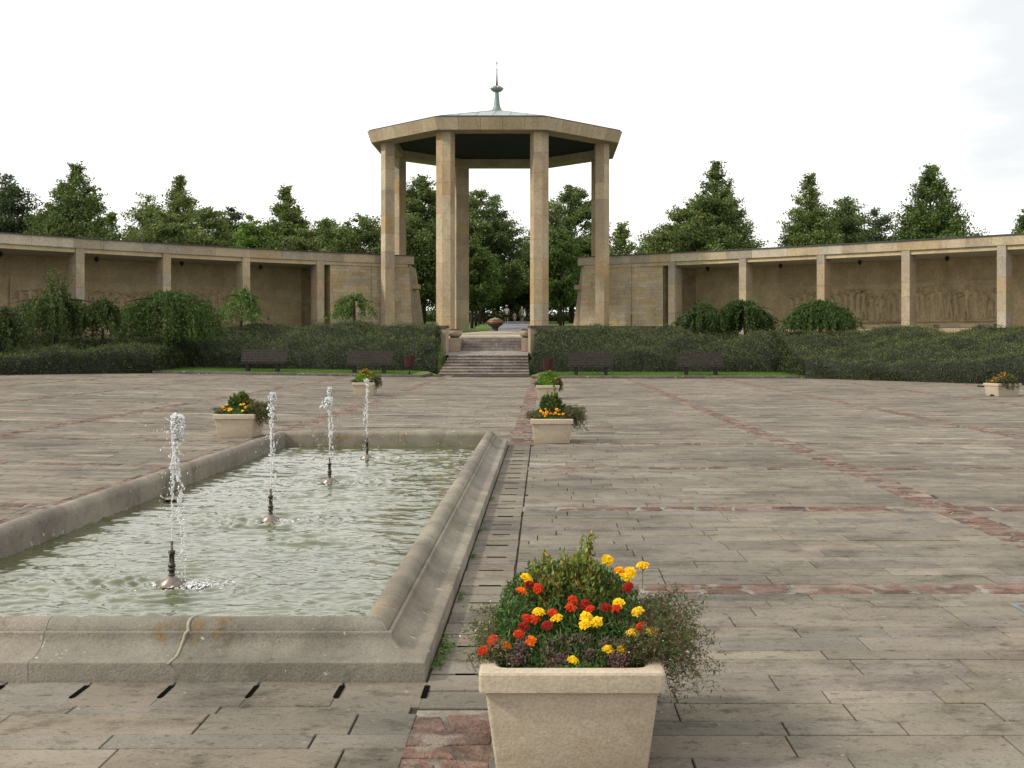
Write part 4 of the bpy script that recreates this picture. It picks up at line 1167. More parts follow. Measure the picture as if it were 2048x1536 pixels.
# ------------------------------------------------------------------ planters
def planter_mesh(arch=False):
    mb = MB(); W, D, Hh = .355, .46, .405
    def rr(wx_, dy_, r_, n=4):
        pts = []
        for (sx_, sy_, a0) in ((1, -1, -90), (1, 1, 0), (-1, 1, 90), (-1, -1, 180)):
            for k in range(n):
                a = math.radians(a0 + 90 * k / (n - 1)); pts.append((sx_ * (wx_ - r_) + r_ * math.cos(a), sy_ * (dy_ - r_) + r_ * math.sin(a)))
        return pts
    lv = [(.290, .385, 0, .015), (.293, .388, .01, .015), (.307, .404, .12, .018), (.322, .422, .24, .02), (.330, .435, .318, .02), (.346, .451, .322, .02), (.354, .459, .325, .02), (.355, .46, .334, .02), (.356, .461, .392, .02), (.352, .457, .401, .02), (.345, .45, .405, .02), (.297, .402, .405, .05), (.285, .39, .395, .05), (.280, .385, .33, .05)]
    n = 16; vs = []
    for (a, b_, z, r_) in lv: vs += [(x, y, z) for x, y in rr(a, b_, r_)]
    fs = [(l * n + i, l * n + (i + 1) % n, (l + 1) * n + (i + 1) % n, (l + 1) * n + i) for l in range(len(lv) - 1) for i in range(n)]
    fs.append(tuple(reversed(range(n))))
    mb.add(vs, fs, (.56, .475, .36), True)
    return mb
def arrange(rg, seed_cols, dense, loc, rz, flowers=None, size_leaf=1.0, green=(.065, .12, .03), shrub_h=.42, shrub_col=(.075, .11, .03), who='', nfl=22, shrub_w=.17, bushy=0.0, trail=1.0, lowcam=True):
    """plants of one planter, in planter coordinates"""
    objs = []
    def place(o): o.location = loc; o.rotation_euler = (0, 0, rz); return o
    n = int(9000 * dense)
    # marigold foliage: feathery blades
    a = rg.random(n) * 6.283; q = np.sqrt(rg.random(n)); hgt = rg.random(n)
    lx_, ly_ = np.cos(a) * q * .31, np.sin(a) * q * .40
    capz = .035 + (.30 + bushy) * np.clip((ly_ + .36) / .45, 0, 1) ** .9 * np.sqrt(np.clip(1 - (lx_ / .36) ** 2, 0.02, 1)) * np.clip((.46 - ly_) / .2, 0, 1)
    C = np.stack([lx_, ly_, .375 + capz * hgt ** .45], 1)
    v, f = leaves(C, .017 * size_leaf, .22, rg=rg, up=np.array([[0, 0, 1.0]]), upmix=.45)
    mt = thing('marigold_clump', loc, 'clump of marigolds ' + who, 'flowers', 'marigolds in the planters'); mt.rotation_euler = (0, 0, rz)
    fo = make_obj('foliage', v, f, M['leaf'], colr(n, green, .35, rg)); fo.parent = mt
    # flower heads
    if flowers is None:
        flowers = []
        for i in range(nfl):
            a = rg.random() * 6.283; q = rg.random() ** .5 * .92
            fx_, fy_ = math.cos(a) * q * .31, math.sin(a) * q * .30 - .13
            flowers.append(((fx_, fy_, .435 + (.30 + bushy) * min(1, max(0, (fy_ + .36) / .45)) ** .9 * math.sqrt(max(0.05, 1 - (fx_ / .36) ** 2)) + .02 + rg.normal() * .015), seed_cols[rg.integers(len(seed_cols))], rg.uniform(.024, .033)))
    for (p, c, r_) in flowers:
        VV_, FF_, CC_ = [], [], []; n0 = 0
        tilt = Matrix.Rotation(rg.uniform(.2, .9), 3, 'X') @ Matrix.Rotation(rg.uniform(-.4, .4), 3, 'Y')
        rings_ = ((1.0, 0.0, 11, .1), (.85, .16, 10, .35), (.62, .30, 8, .6), (.36, .40, 6, .9)) if dense > .6 else ((1.0, 0.0, 8, .1), (.7, .3, 6, .6))
        for (rf_, zf_, np_, curl) in rings_:
            for k in range(np_):
                a = 6.283 * k / np_ + rg.random() * .5; w_ = 3.14 / np_ * 1.25; ro_ = r_ * rf_ * rg.uniform(.88, 1.08); zi_ = r_ * zf_
                P_ = [(math.cos(a) * r_ * .08, math.sin(a) * r_ * .08, zi_), (math.cos(a - w_) * ro_ * .8, math.sin(a - w_) * ro_ * .8, zi_ + r_ * .12 * rg.uniform(.2, 1.5)),
                      (math.cos(a) * ro_, math.sin(a) * ro_, zi_ - r_ * .10 + rg.normal() * r_ * .06), (math.cos(a + w_) * ro_ * .8, math.sin(a + w_) * ro_ * .8, zi_ + r_ * .12 * rg.uniform(.2, 1.5))]
                VV_ += [tuple(tilt @ Vector(q_)) for q_ in P_]; FF_.append((n0, n0 + 1, n0 + 2, n0 + 3)); n0 += 4
                kk = rg.uniform(.78, 1.12); CC_.append((c[0] * kk, c[1] * kk * rg.uniform(.75, 1.1), c[2]))
        # calyx
        base_ = [tuple(tilt @ Vector((math.cos(6.283 * k / 6) * r_ * .45, math.sin(6.283 * k / 6) * r_ * .45, -.002))) for k in range(6)]; tip = tuple(tilt @ Vector((0, 0, -r_ * .9)))
        VV_ += base_ + [tip]; FF_ += [(n0 + k, n0 + (k + 1) % 6, n0 + 6) for k in range(6)]; CC_ += [(.05, .09, .02)] * 6; n0 += 7
        VV_ += [(-.0012, 0, -r_ * .6), (.0012, 0, -r_ * .6), (.0012, .0, -.10), (-.0012, .0, -.10)]; FF_.append((n0, n0 + 1, n0 + 2, n0 + 3)); CC_.append((.05, .09, .02))
        o = make_obj('flower', np.array(VV_), FF_, M['petal'], np.array(CC_)); o.parent = mt; o.location = p
    # small shrub: leafy shoots
    sh = thing('dwarf_shrub', loc, 'small upright evergreen shrub ' + who, 'shrub', 'dwarf shrubs in the planters'); sh.rotation_euler = (0, 0, rz)
    lobes = [(-.03, .05, shrub_h * .80, shrub_w), (.055, .04, shrub_h, shrub_w * .45), (-.10, .02, shrub_h * .70, shrub_w * .6), (.13, .05, shrub_h * .55, shrub_w * .65), (.06, .03, shrub_h * .7, shrub_w * .6)]
    Cs, Up = [], []
    tw = MB()
    for (lx, ly, lh, lw) in lobes:
        ns_ = int((26 if lw > .1 else 12) * (1 + dense))
        for s in range(ns_):
            a = rg.random() * 6.283; q = rg.random() ** .5
            tipp = np.array([lx + math.cos(a) * q * lw, ly + math.sin(a) * q * lw * .9, .40 + lh * (1 - .42 * q ** 1.8) * rg.uniform(.62, 1.0)])
            root = np.array([lx * .5 + math.cos(a) * q * lw * .3, ly * .6 + math.sin(a) * q * lw * .3, .38])
            if dense > .6: tw.tube([tuple(root), tuple((root + tipp) / 2 + rg.normal(size=3) * .008), tuple(tipp)], [.003, .002, .001], 4, (.08, .05, .03))
            m_ = int(80 * dense * (1.0 if lw > .1 else .9)) + 8; tt = rg.random(m_) ** .7
            base_p = root[None] * (1 - tt[:, None]) + tipp[None] * tt[:, None]
            Cs.append(base_p + rg.normal(size=(m_, 3)) * .010); dd = (tipp - root) / np.linalg.norm(tipp - root); Up.append(np.tile(dd, (m_, 1)) + rg.normal(size=(m_, 3)) * .5)
    Cs = np.concatenate(Cs); Up = np.concatenate(Up); v, f = leaves(Cs, .0135 * size_leaf, .40, rg=rg, up=Up, upmix=.6)
    cc = colr(len(Cs), shrub_col, .28, rg); kk = rg.random(len(Cs)) < .10; cc[kk] = colr(kk.sum(), (.26, .13, .035), .3, rg); k2_ = Cs[:, 2] > .40 + shrub_h * .62; cc[k2_] *= np.array([1.35, 1.3, .9])
    o = make_obj('foliage', v, f, M['leaf'], cc); o.parent = sh
    if dense > .6: o = tw.build('twigs', M['bark']); o.parent = sh
    # trailing alyssum: right mass brown-green, left wisps
    for sd_, nm in ((1, 'right'), (-1, 'left')):
        n = int((26000 if sd_ > 0 else 9000) * dense)
        tr_ = thing('trailing_plant', loc, ('brownish plant over right rim ' if sd_ > 0 else 'pale wispy plant at left rim ') + who, 'plant', 'trailing plants in the planters'); tr_.rotation_euler = (0, 0, rz)
        if sd_ > 0:
            # arching strands
            ns_ = int(260 * dense) + 60; per = max(8, n // ns_); Cl = []; stm = MB()
            for s in range(ns_):
                y0 = rg.uniform(-.36, .30); x0 = rg.uniform(.12, .30); reach = rg.uniform(.12, .34) * trail; drop = rg.uniform(-.10, .26); hz = rg.uniform(.03, .17)
                t_ = rg.random(per); xx = x0 + reach * t_; zz = .40 + hz * np.sin(t_ * 2.4) - drop * t_ ** 2; yy_ = y0 + rg.normal() * .1 * t_ * reach * 3
                Cl.append(np.stack([xx, np.full(per, 0) + yy_, zz], 1) + rg.normal(size=(per, 3)) * .011)
            Cl = np.concatenate(Cl)
        else:
            ns_ = int(110 * dense) + 40; per = max(6, n // ns_); Cl = []
            for s in range(ns_):
                y0 = rg.uniform(-.34, .30); x0 = rg.uniform(-.30, -.16); reach = rg.uniform(.04, .17); hz = rg.uniform(.02, .16)
                t_ = rg.random(per); Cl.append(np.stack([x0 - reach * t_, np.full(per, y0), .40 + hz * t_ - .06 * t_ ** 3], 1) + rg.normal(size=(per, 3)) * .010)
            Cl = np.concatenate(Cl)
        v, f = leaves(Cl, .0105 * size_leaf, .19, rg=rg); cc = colr(len(Cl), (.070, .105, .034), .35, rg); rr_ = rg.random(len(Cl))
        edge = np.clip((np.abs(Cl[:, 0]) - .30) / .12, 0, 1)
        kb = rr_ < (.42 if sd_ > 0 else .35); cc[kb] = colr(kb.sum(), (.115, .062, .038) if sd_ > 0 else (.20, .14, .09), .35, rg)
        o = make_obj('foliage', v, f, M['leaf'], cc); o.parent = tr_
        nb_ = int((340 if sd_ > 0 else 260) * max(.5, dense)); pk = Cl[rg.integers(len(Cl), size=nb_)]; k_ = (pk[:, 2] > .42) | (np.abs(pk[:, 0]) > .40); pk = pk[k_] + rg.normal(size=(k_.sum(), 3)) * .022
        v, f = leaves(pk, .0042 * max(1, size_leaf * .8), .9, rg=rg); o = make_obj('blossoms', v, f, M['petal'], colr(len(pk), (.62, .52, .60), .12, rg, .03)); o.parent = tr_
    if dense > .6:
        # dried mauve seed heads near the front rim
        n = 2600; cl = rg.random((22, 2)); ix = rg.integers(22, size=n); C = np.stack([-.22 + .44 * cl[ix, 0] + rg.normal(size=n) * .016, -.38 + .12 * cl[ix, 1] + rg.normal(size=n) * .012, .405 + .07 * rg.random(n) * (0.4 + cl[ix, 1])], 1)
        v, f = leaves(C, .006, .5, rg=rg); o = make_obj('seed_heads', v, f, M['leaf'], colr(n, (.13, .075, .075), .3, rg)); o.parent = mt
YEL, GLD, ORA, RED, DRK = (.92, .66, .015), (.88, .42, .01), (.85, .20, .01), (.62, .055, .008), (.30, .018, .008)
fgp = (0.109, 4.47 + .46)
raw = [(740, 370, YEL), (1215, 265, YEL), (1420, 298, YEL), (1285, 328, GLD), (1345, 338, YEL), (1322, 370, YEL), (813, 570, YEL), (918, 607, YEL), (1090, 598, YEL), (1083, 640, YEL), (1150, 630, YEL), (1278, 522, YEL), (1392, 568, YEL),
       (1360, 693, YEL), (1473, 688, YEL), (1220, 790, YEL), (1300, 795, YEL), (1013, 853, YEL), (755, 408, DRK), (710, 445, ORA), (805, 430, RED), (1010, 500, RED), (1000, 545, RED), (1085, 525, DRK), (1110, 552, RED), (1200, 542, DRK), (1262, 550, RED),
       (895, 576, RED), (745, 608, RED), (787, 612, RED), (860, 650, DRK), (725, 655, DRK), (697, 700, RED), (765, 740, ORA), (622, 768, ORA), (543, 737, RED), (485, 797, RED), (1335, 425, DRK), (1408, 657, RED)]
fl = []
for (x_, y_, c) in raw:
    px, py = 800 + x_ / 2.926, 1030 + y_ / 2.926
    d = 4.56 + (1328 - py) / 230 * .46; d = min(max(d, 4.54), 5.02)
    p = ((px - 1087) * d / 2360 - fgp[0], d - fgp[1], H - (py - 688) * d / 2360)
    fl.append((p, c, (.0305 if c is YEL else .027) * d / 4.9))
PL = [  # x, front y, rz, description, dense, colours...
    (0.109, 4.47 + .46, 0, 'in the foreground', 1.0, dict(flowers=fl, seed_cols=[YEL], size_leaf=1.0, shrub_h=.53, shrub_w=.185, shrub_col=(.135, .165, .035))),
    (0.14, 19.5 + .46, 0, 'right of the far end of the pool', .45, dict(seed_cols=[YEL, YEL, GLD, GLD, YEL, ORA], size_leaf=2.0, nfl=34, bushy=-.15, shrub_h=.60, shrub_w=.19, shrub_col=(.05, .10, .025))),
    (0.13, 35.4 + .46, 0, 'second on the right', .3, dict(seed_cols=[ORA], size_leaf=2.6, nfl=7, shrub_h=.56, shrub_w=.15, shrub_col=(.08, .13, .03), green=(.10, .22, .02), bushy=.10, trail=.6)),
    (-5.31, 20.2 + .46, 0, 'left of the far end of the pool', .45, dict(seed_cols=[ORA, YEL, GLD, ORA, YEL], size_leaf=2.0, nfl=30, bushy=-.12, shrub_h=.54, shrub_w=.19, shrub_col=(.07, .12, .03))),
    (-5.61, 36.7 + .46, 0, 'farthest left, behind the last jet', .3, dict(seed_cols=[ORA, ORA, GLD], size_leaf=2.6, nfl=12, shrub_h=.52, shrub_w=.12, shrub_col=(.11, .15, .03), green=(.11, .20, .02), bushy=.05, trail=.8)),
    (14.60, 37.55, math.radians(-71), 'at the far right edge of the plaza', .3, dict(seed_cols=[ORA, GLD, ORA, RED], size_leaf=2.6, nfl=26, shrub_h=.40, shrub_w=.09, shrub_col=(.16, .20, .04), trail=.6)),
]
rp = np.random.default_rng(123)
for i, (x, y, rz, who, dense, kw) in enumerate(PL):
    zz = gz(x) + .002
    pt = thing('stone_planter', (x, y, zz), 'beige cast stone planter box ' + who, 'planter', 'planters along the plaza'); pt.rotation_euler = (0, 0, rz)
    o = planter_mesh().build('trough', M['planter']); o.parent = pt
    try: o.data.set_sharp_from_angle(angle=math.radians(24))
    except Exception: pass
    mb = MB(); mb.box(-.282, .282, -.387, .387, .30, .375); o = mb.build('soil', M['soil']); o.parent = pt
    if i == 5:
        mb = MB(); mb.lathe([(.0, 0), (.10, 0)], (0, 0, 0), 16)
        vs = [(.11 * math.cos(a), -.3795, .055 * math.sin(a) + .001) for a in np.linspace(0, math.pi, 10)]
        vs2 = [(p[0], p[1] - .012 - p[2] * .18, p[2]) for p in vs]
        mb = MB(); mb.add(vs2, [tuple(reversed(range(10)))]); o = mb.build('foot_opening', M['soil']); o.parent = pt
    arrange(rp, kw.pop('seed_cols'), dense, (x, y, zz), rz, who='in planter ' + who, **kw)

# weeds in the joints beside the pool
C = []
for (wx_, wy_, n, s) in ((-.55, 6.35, 260, .035), (-.56, 6.05, 130, .025), (-.55, 7.6, 60, .02), (-.55, 9.1, 60, .02), (-.56, 10.4, 50, .02), (-.56, 12.5, 50, .02), (-2.7, 5.74, 26, .012)):
    C.append(np.stack([wx_ + abs(rg.normal(size=n)) * s, wy_ + rg.normal(size=n) * s * 2.6, .012 + abs(rg.normal(size=n)) * s * .5], 1))
C = np.concatenate(C); v, f = leaves(C, .010, .4, rg=rg); props(make_obj('weeds', v, f, M['leaf'], colr(len(C), (.08, .14, .035), .25, rg)), 'small green weeds in the joint beside the pool kerb', 'weeds', kind='stuff')

# ------------------------------------------------------------------ trees
def tree_parts(seed, hgt, rad, prof, trunk_h, base_col, nleaf, lsize, upw=.25, clumps=120, csz=.11, droop=0.0, asp=.5, gap=0.0, hue=.12):
    rg_ = np.random.default_rng(seed)
    ts = np.array([p[0] for p in prof]); rs = np.array([p[1] for p in prof])
    cl, sz = [], []
    while len(cl) < clumps:
        t_ = rg_.random(); r_ = np.interp(t_, ts, rs)
        if rg_.random() > (r_ * .7 + .32): continue
        a = rg_.random() * 6.283; q = rg_.uniform(.35, 1.0) ** .6 * (1 + .16 * rg_.normal() * .6)
        cl.append((math.cos(a) * q * r_ * rad, math.sin(a) * q * r_ * rad, trunk_h + t_ * (hgt - trunk_h), a, r_))
        sz.append(max(.35, csz * hgt * rg_.uniform(.55, 1.15) * (.28 + .78 * r_)))
    cl = np.array(cl); sz = np.array(sz)
    # the leader
    tip = [(0, 0, hgt * f, 0, .2) for f in (.90, .94, .97, .99)]; cl = np.concatenate([cl, np.array(tip)]); sz = np.concatenate([sz, np.array([.5, .38, .28, .2]) * hgt * .045])
    w_ = sz ** 2; w_ /= w_.sum(); idx = rg_.choice(len(cl), nleaf, p=w_)
    outd = np.stack([np.cos(cl[:, 3]), np.sin(cl[:, 3]), np.full(len(cl), upw)], 1)
    al = np.clip(rg_.normal(size=nleaf), -1.8, 1.5) * .85; C = cl[idx, :3] + outd[idx] * (al * sz[idx])[:, None] * .75 + np.clip(rg_.normal(size=(nleaf, 3)), -1.7, 1.7) * (sz[idx] * .42)[:, None] * np.array([1, 1, .62])
    C[:, 2] -= droop * np.hypot(C[:, 0], C[:, 1]) ** 1.2
    C[:, 2] = np.maximum(C[:, 2], trunk_h * .7)
    v, f = leaves(C, lsize, asp, rg=rg_, up=outd[idx], upmix=.3)
    cc = colr(nleaf, base_col, .24, rg_, hue) * (1 + .20 * rg_.normal(size=len(cl)))[idx][:, None].clip(.5, 1.6)
    # trunk with limbs
    mb = MB(); tr = hgt * .017
    mb.tube([(0, 0, -.3), (tr * .4, 0, hgt * .2), (-tr * .3, tr * .4, hgt * .5), (0, 0, hgt * .93)], [tr * 1.15, tr, tr * .6, tr * .12], 8)
    for k in range(0, min(34, len(cl) - 4)):
        p = cl[k]; zb_ = max(trunk_h * .8, p[2] - abs(np.hypot(p[0], p[1])) * .55); st_ = Vector((0, 0, zb_)); e = Vector(p[:3]); m_ = (st_ + e) / 2 + Vector((0, 0, hgt * .01))
        mb.tube([st_, m_, e], [tr * .28, tr * .17, tr * .06], 5)
    return (v, f, cc), mb
CON = [(0, .90), (.12, 1.0), (.35, .82), (.6, .54), (.8, .29), (.93, .11), (1, .02)]
RND = [(0, .45), (.15, .85), (.4, 1.0), (.65, .92), (.85, .62), (1, .2)]
OVL = [(0, .55), (.2, .9), (.45, 1.0), (.7, .78), (.88, .45), (1, .08)]
COLM = [(0, .5), (.2, 1.0), (.5, .9), (.8, .55), (1, .05)]
def mk_tree(name, px, d, top_py, wpx, prof, seed, col_, label, trunk=.18, n=15000, ls=.16, upw=.3, clumps=130, csz=.10, group='trees behind the memorial', cat='tree', asp=.5, zb=None, droop=0.0):
    x = (px - 1087) * d / 2360; z0 = terr_top(d) if zb is None else zb
    hgt = H + (688 - top_py) * d / 2360 - z0; rad = wpx * d / 2360 / 2
    (v, f, cc), mb = tree_parts(seed, hgt, rad, prof, hgt * trunk, col_, n, ls, upw, clumps, csz, asp=asp, droop=droop)
    t_ = thing(name, (x, d, z0), label, cat, group)
    o = make_obj('crown', v, f, M['leaf'], cc); o.parent = t_
    o = mb.build('trunk', M['bark']); o.parent = t_
    return t_
G1, G2, G3, G4, G5 = (.120, .155, .048), (.105, .142, .046), (.135, .170, .056), (.050, .072, .034), (.130, .200, .042)
TR = [
 ('pine_tree', 22, 104, 352, 120, OVL, G4, 'dark pine tree at the far left edge behind the colonnade', dict(clumps=70, csz=.10, ls=.15)),
 ('conical_tree', 150, 98, 333, 185, CON, G2, 'large dark conical tree, leftmost of the spired trees behind the left colonnade', dict(n=24000, upw=.75, clumps=170, csz=.085)),
 ('small_tree', 224, 92, 428, 52, CON, G2, 'small tree just right of the large dark conical tree on the left', dict(n=6000, clumps=50)),
 ('conical_tree', 360, 108, 354, 118, CON, G3, 'light green spired tree behind the second bay of the left colonnade', dict(n=17000, upw=.6, clumps=120, csz=.085)),
 ('broadleaf_tree', 295, 112, 392, 75, RND, G3, 'pale leaning broadleaf tree left of the light green spired tree', dict(n=9000, clumps=70)),
 ('broadleaf_tree', 330, 104, 428, 110, RND, G3, 'low bushy tree at the foot of the light green spired tree', dict(n=12000, clumps=80)),
 ('broadleaf_tree', 418, 104, 416, 90, RND, G1, 'rounded olive green tree between two spired trees on the left', dict(n=11000, clumps=80)),
 ('broadleaf_tree', 464, 110, 414, 62, OVL, G4, 'narrow dark rounded tree left of the bright green tree', dict(n=8000, clumps=60)),
 ('broadleaf_tree', 502, 96, 428, 62, COLM, G5, 'bright green young tree behind the left colonnade', dict(n=8000, clumps=60)),
 ('conical_tree', 573, 102, 376, 118, CON, G1, 'spired tree behind the left colonnade nearest the pavilion', dict(n=17000, upw=.7, clumps=130, csz=.08)),
 ('broadleaf_tree', 650, 116, 440, 80, RND, G2, 'rounded dark tree with sky gaps left of the pavilion', dict(n=9000, clumps=60)),
 ('broadleaf_tree', 722, 112, 430, 105, RND, G1, 'rounded tree directly left of the outer pavilion column', dict(n=13000, clumps=90)),
 ('broadleaf_tree', 610, 98, 462, 90, RND, G3, 'low pale tree tops above the left colonnade roof', dict(n=8000, clumps=60)),
 ('linden_tree', 846, 106, 354, 118, OVL, G2, 'tall dense tree seen between the two left pavilion columns', dict(n=20000, clumps=105, trunk=.14, csz=.085)),
 ('linden_tree', 962, 120, 384, 150, RND, G2, 'tall rounded tree seen just right of the left front column', dict(n=20000, clumps=95, trunk=.12, csz=.08)),
 ('linden_tree', 1142, 112, 372, 128, OVL, G2, 'tall dense tree seen between the two right pavilion columns', dict(n=20000, clumps=105, trunk=.14, csz=.085)),
 ('linden_tree', 1078, 124, 470, 92, OVL, G2, 'mid height tree beside the right front column over the path', dict(n=13000, clumps=100, trunk=.12)),
 ('linden_tree', 905, 128, 420, 120, OVL, G4, 'dark tree behind the left front pavilion column', dict(n=16000, clumps=110, trunk=.1)),
 ('linden_tree', 1185, 122, 470, 90, OVL, G4, 'dark tree behind the right outer pavilion column', dict(n=12000, clumps=80, trunk=.12)),
 ('linden_tree', 1010, 134, 520, 110, RND, G4, 'farthest dark tree closing the view above the path', dict(n=13000, clumps=90, trunk=.14)),
 ('young_spruce', 1243, 100, 450, 66, CON, G3, 'slim young conical tree just right of the pavilion', dict(n=8000, clumps=60, upw=.8)),
 ('broadleaf_tree', 1298, 122, 478, 55, RND, (.12, .15, .06), 'small pale hazy tree low behind the right colonnade', dict(n=6000, clumps=40)),
 ('conical_tree', 1432, 106, 326, 160, CON, G2, 'large conical tree, leftmost of the three spired trees on the right', dict(n=28000, upw=.55, clumps=200, csz=.075)),
 ('broadleaf_tree', 1362, 104, 418, 100, RND, G1, 'rounded lower tree leaning against the left side of the large conical tree', dict(n=13000, clumps=90)),
 ('conical_tree', 1620, 108, 352, 112, CON, G1, 'medium conical tree, middle of the three spired trees on the right', dict(n=18000, upw=.7, clumps=130, csz=.08)),
 ('broadleaf_tree', 1690, 112, 396, 88, OVL, G2, 'rounded tree just right of the medium conical tree', dict(n=12000, clumps=80)),
 ('broadleaf_tree', 1750, 116, 420, 72, RND, G4, 'dark ragged tree between medium and rightmost spired trees', dict(n=9000, clumps=60)),
 ('conical_tree', 1862, 100, 330, 160, CON, (.085, .125, .034), 'large dark conical tree, rightmost of the three spired trees on the right', dict(n=26000, upw=.75, clumps=180, csz=.08)),
 ('conifer_tree', 2052, 96, 420, 110, CON, G2, 'dark conifer branch tips at the far right edge', dict(n=10000, clumps=60, upw=.1)),
]
for i, (nm, px, d, top, wpx, pf, c, lb, kw) in enumerate(TR):
    kw.setdefault('n', 12000)
    kw['n'] = int(kw['n'] * 3.4); wpx *= 1.12; kw['clumps'] = int(kw.get('clumps', 130) * 1.8); kw['ls'] = .118
    mk_tree(nm, px, d, top, wpx, pf, 200 + i, c, lb, **kw)
# young lindens with stakes lining the path
rowt = None
for i, (x, d) in enumerate(((-5.35, 88), (-5.5, 96), (-5.55, 104), (-5.6, 112), (1.3, 90), (1.4, 99), (1.4, 108))):
    sidew = 'left' if x < 0 else 'right'; z0 = terr_top(d)
    if rowt is None:
        (v, f, cc), mb = tree_parts(900, 6.6, 1.45, OVL, 1.7, (.070, .115, .028), 11000, .13, .5, 80, .10)
        rowt = thing('young_linden', (0, 0, 0), 'x', 'tree', 'young trees lining the path')
        o = make_obj('crown', v, f, M['leaf'], cc); o.parent = rowt
        o = mb.build('trunk', M['bark']); o.parent = rowt
        t_ = rowt
    else: t_ = copy_tree(rowt)
    t_.location = (x, d, z0); t_.rotation_euler = (0, 0, i * 1.3); t_.scale = (1, 1, [1.0, 1.05, .95, 1, 1.1, 1, .95][i])
    t_['label'] = 'young tree with thin pale stake on the %s of the path, %s along the row' % (sidew, ['first', 'second', 'third', 'fourth', 'first', 'second', 'third'][i])
    mb = MB(); mb.tube([(x + .25, d - .2, z0 - .1), (x + .25, d - .2, z0 + 2.1)], .04, 6)
    props(mb.build('tree_stake', M['bench'], loc=(x + .25, d - .2, z0)), 'wooden stake beside the young tree, %s in the row %s of the path' % (['first', 'second', 'third', 'fourth', 'first', 'second', 'third'][i], sidew), 'stake', 'stakes of the young trees')
# far undergrowth closing the lawn
C = []
for k in range(60):
    px = rg.uniform(840, 1190); d = rg.uniform(120, 128); x = (px - 1087) * d / 2360; n = 420; h_ = rg.uniform(.5, 1.5)
    C.append(np.stack([x + rg.normal(size=n) * .9, d + rg.normal(size=n) * .6, terr_top(d) + abs(rg.normal(size=n)) * h_ * .45], 1))
C = np.concatenate(C); v, f = leaves(C, .14, .5, rg=rg); props(make_obj('far_shrubs', v, f, M['leaf'], colr(len(C), (.085, .12, .035), .3, rg)), 'far low scrub at the end of the lawn', 'shrubs', kind='stuff')

# weeping trees
def weeping(px, d, top_py, wpx, bot_py, seed, col_, label, strands=240, per=60, ls=.05, zb=2.0, sparse=1.0, spikes=False):
    rg_ = np.random.default_rng(seed); x = (px - 1087) * d / 2360; zt_ = H + (688 - top_py) * d / 2360; zbo = H + (688 - bot_py) * d / 2360; rad = wpx * d / 2360 / 2
    Hc = zt_ - zb; C = []; Dn = []; tw = MB()
    limbs = 11
    la = rg_.random(limbs) * 6.283; lh = rg_.uniform(.72, 1.06, limbs); lr = rg_.uniform(.62, 1.15, limbs)
    for s in range(strands):
        li_ = rg_.integers(limbs); a = la[li_] + rg_.normal() * .34; ro = rad * lr[li_] * rg_.uniform(.15, 1.0) ** .8
        zs = Hc * (1.0 - .46 * (ro / rad) ** 2) * rg_.uniform(.82, 1.0) * (lh[li_] if ro > rad * .3 else 1); ze = (zbo - zb) + abs(rg_.normal()) * .20 * Hc * (1.35 - ro / rad) - .05
        m_ = per; t_ = rg_.random(m_) ** .8
        tt1 = np.clip(t_ / .45, 0, 1); tt2 = np.clip((t_ - .45) / .55, 0, 1)
        r_ = ro * (.12 + .80 * tt1 + .08 * tt2); z = np.where(t_ < .45, Hc * .86 + (zs - Hc * .86) * np.sin(tt1 * 1.57), zs + (ze - zs) * tt2 ** 1.15)
        C.append(np.stack([np.cos(a) * r_, np.sin(a) * r_, z], 1) + rg_.normal(size=(m_, 3)) * .05)
        Dn.append(np.tile([math.cos(a) * .3, math.sin(a) * .3, -1.0], (m_, 1)))
    if spikes:
        for s in range(26):
            a = rg_.random() * 6.28; b0 = np.array([math.cos(a) * .4, math.sin(a) * .4, Hc * .95]); dd = np.array([rg_.normal() * .35, rg_.normal() * .3, 1.0]) * rg_.uniform(.3, 1.25)
            t_ = rg_.random(30)[:, None]; C.append(b0 + dd * t_ + rg_.normal(size=(30, 3)) * .035); Dn.append(np.tile(dd, (30, 1)))
    C = np.concatenate(C); Dn = np.concatenate(Dn); v, f = leaves(C, ls, .42, rg=rg_, up=Dn, upmix=.45)
    cc = colr(len(C), col_, .28, rg_)
    hi = rg_.random(len(C)) < .12; cc[hi] *= np.array([1.7, 1.45, .8])
    t_ = thing('weeping_tree', (x, d, zb), label, 'weeping tree', 'weeping trees in front of the colonnades')
    o = make_obj('crown', v, f, M['leaf'], cc); o.parent = t_
    mb = MB(); tr = .045 + rad * .02; mb.tube([(0, 0, -.6), (.02, 0, Hc * .45), (0, .02, Hc * .86)], [tr * 1.3, tr, tr * .8], 8)
    for a in la:
        pts = []
        for q in (0, .25, .5, .75, 1.0):
            r_ = rad * .75 * q; pts.append((math.cos(a) * r_, math.sin(a) * r_, Hc * (.80 + .05 * math.sin(q * 2.2) - .12 * q * q)))
        mb.tube(pts, [tr * .6, tr * .45, tr * .33, tr * .2, tr * .08], 6)
    o = mb.build('trunk', M['bark']); o.parent = t_
weeping(0, 53, 612, 110, 690, 1, (.040, .062, .018), 'dark weeping tree cut by the left edge of the picture', 120, 75, .06, 1.8)
weeping(112, 57, 580, 225, 676, 2, (.056, .084, .024), 'largest weeping tree with pale upright shoots on its top, at the left', 270, 80, .06, 1.8, spikes=True)
weeping(205, 58, 592, 90, 660, 3, (.050, .076, .022), 'weeping tree merging with the right side of the largest one', 75, 75, .06, 1.8)
weeping(338, 61, 578, 232, 684, 4, (.046, .084, .017), 'broad dense dark green weeping tree in front of the left third bay', 330, 85, .06, 1.9)
weeping(482, 65.5, 573, 116, 645, 5, (.10, .165, .045), 'small light green weeping tree in front of a left pillar', 90, 60, .06, 2.2)
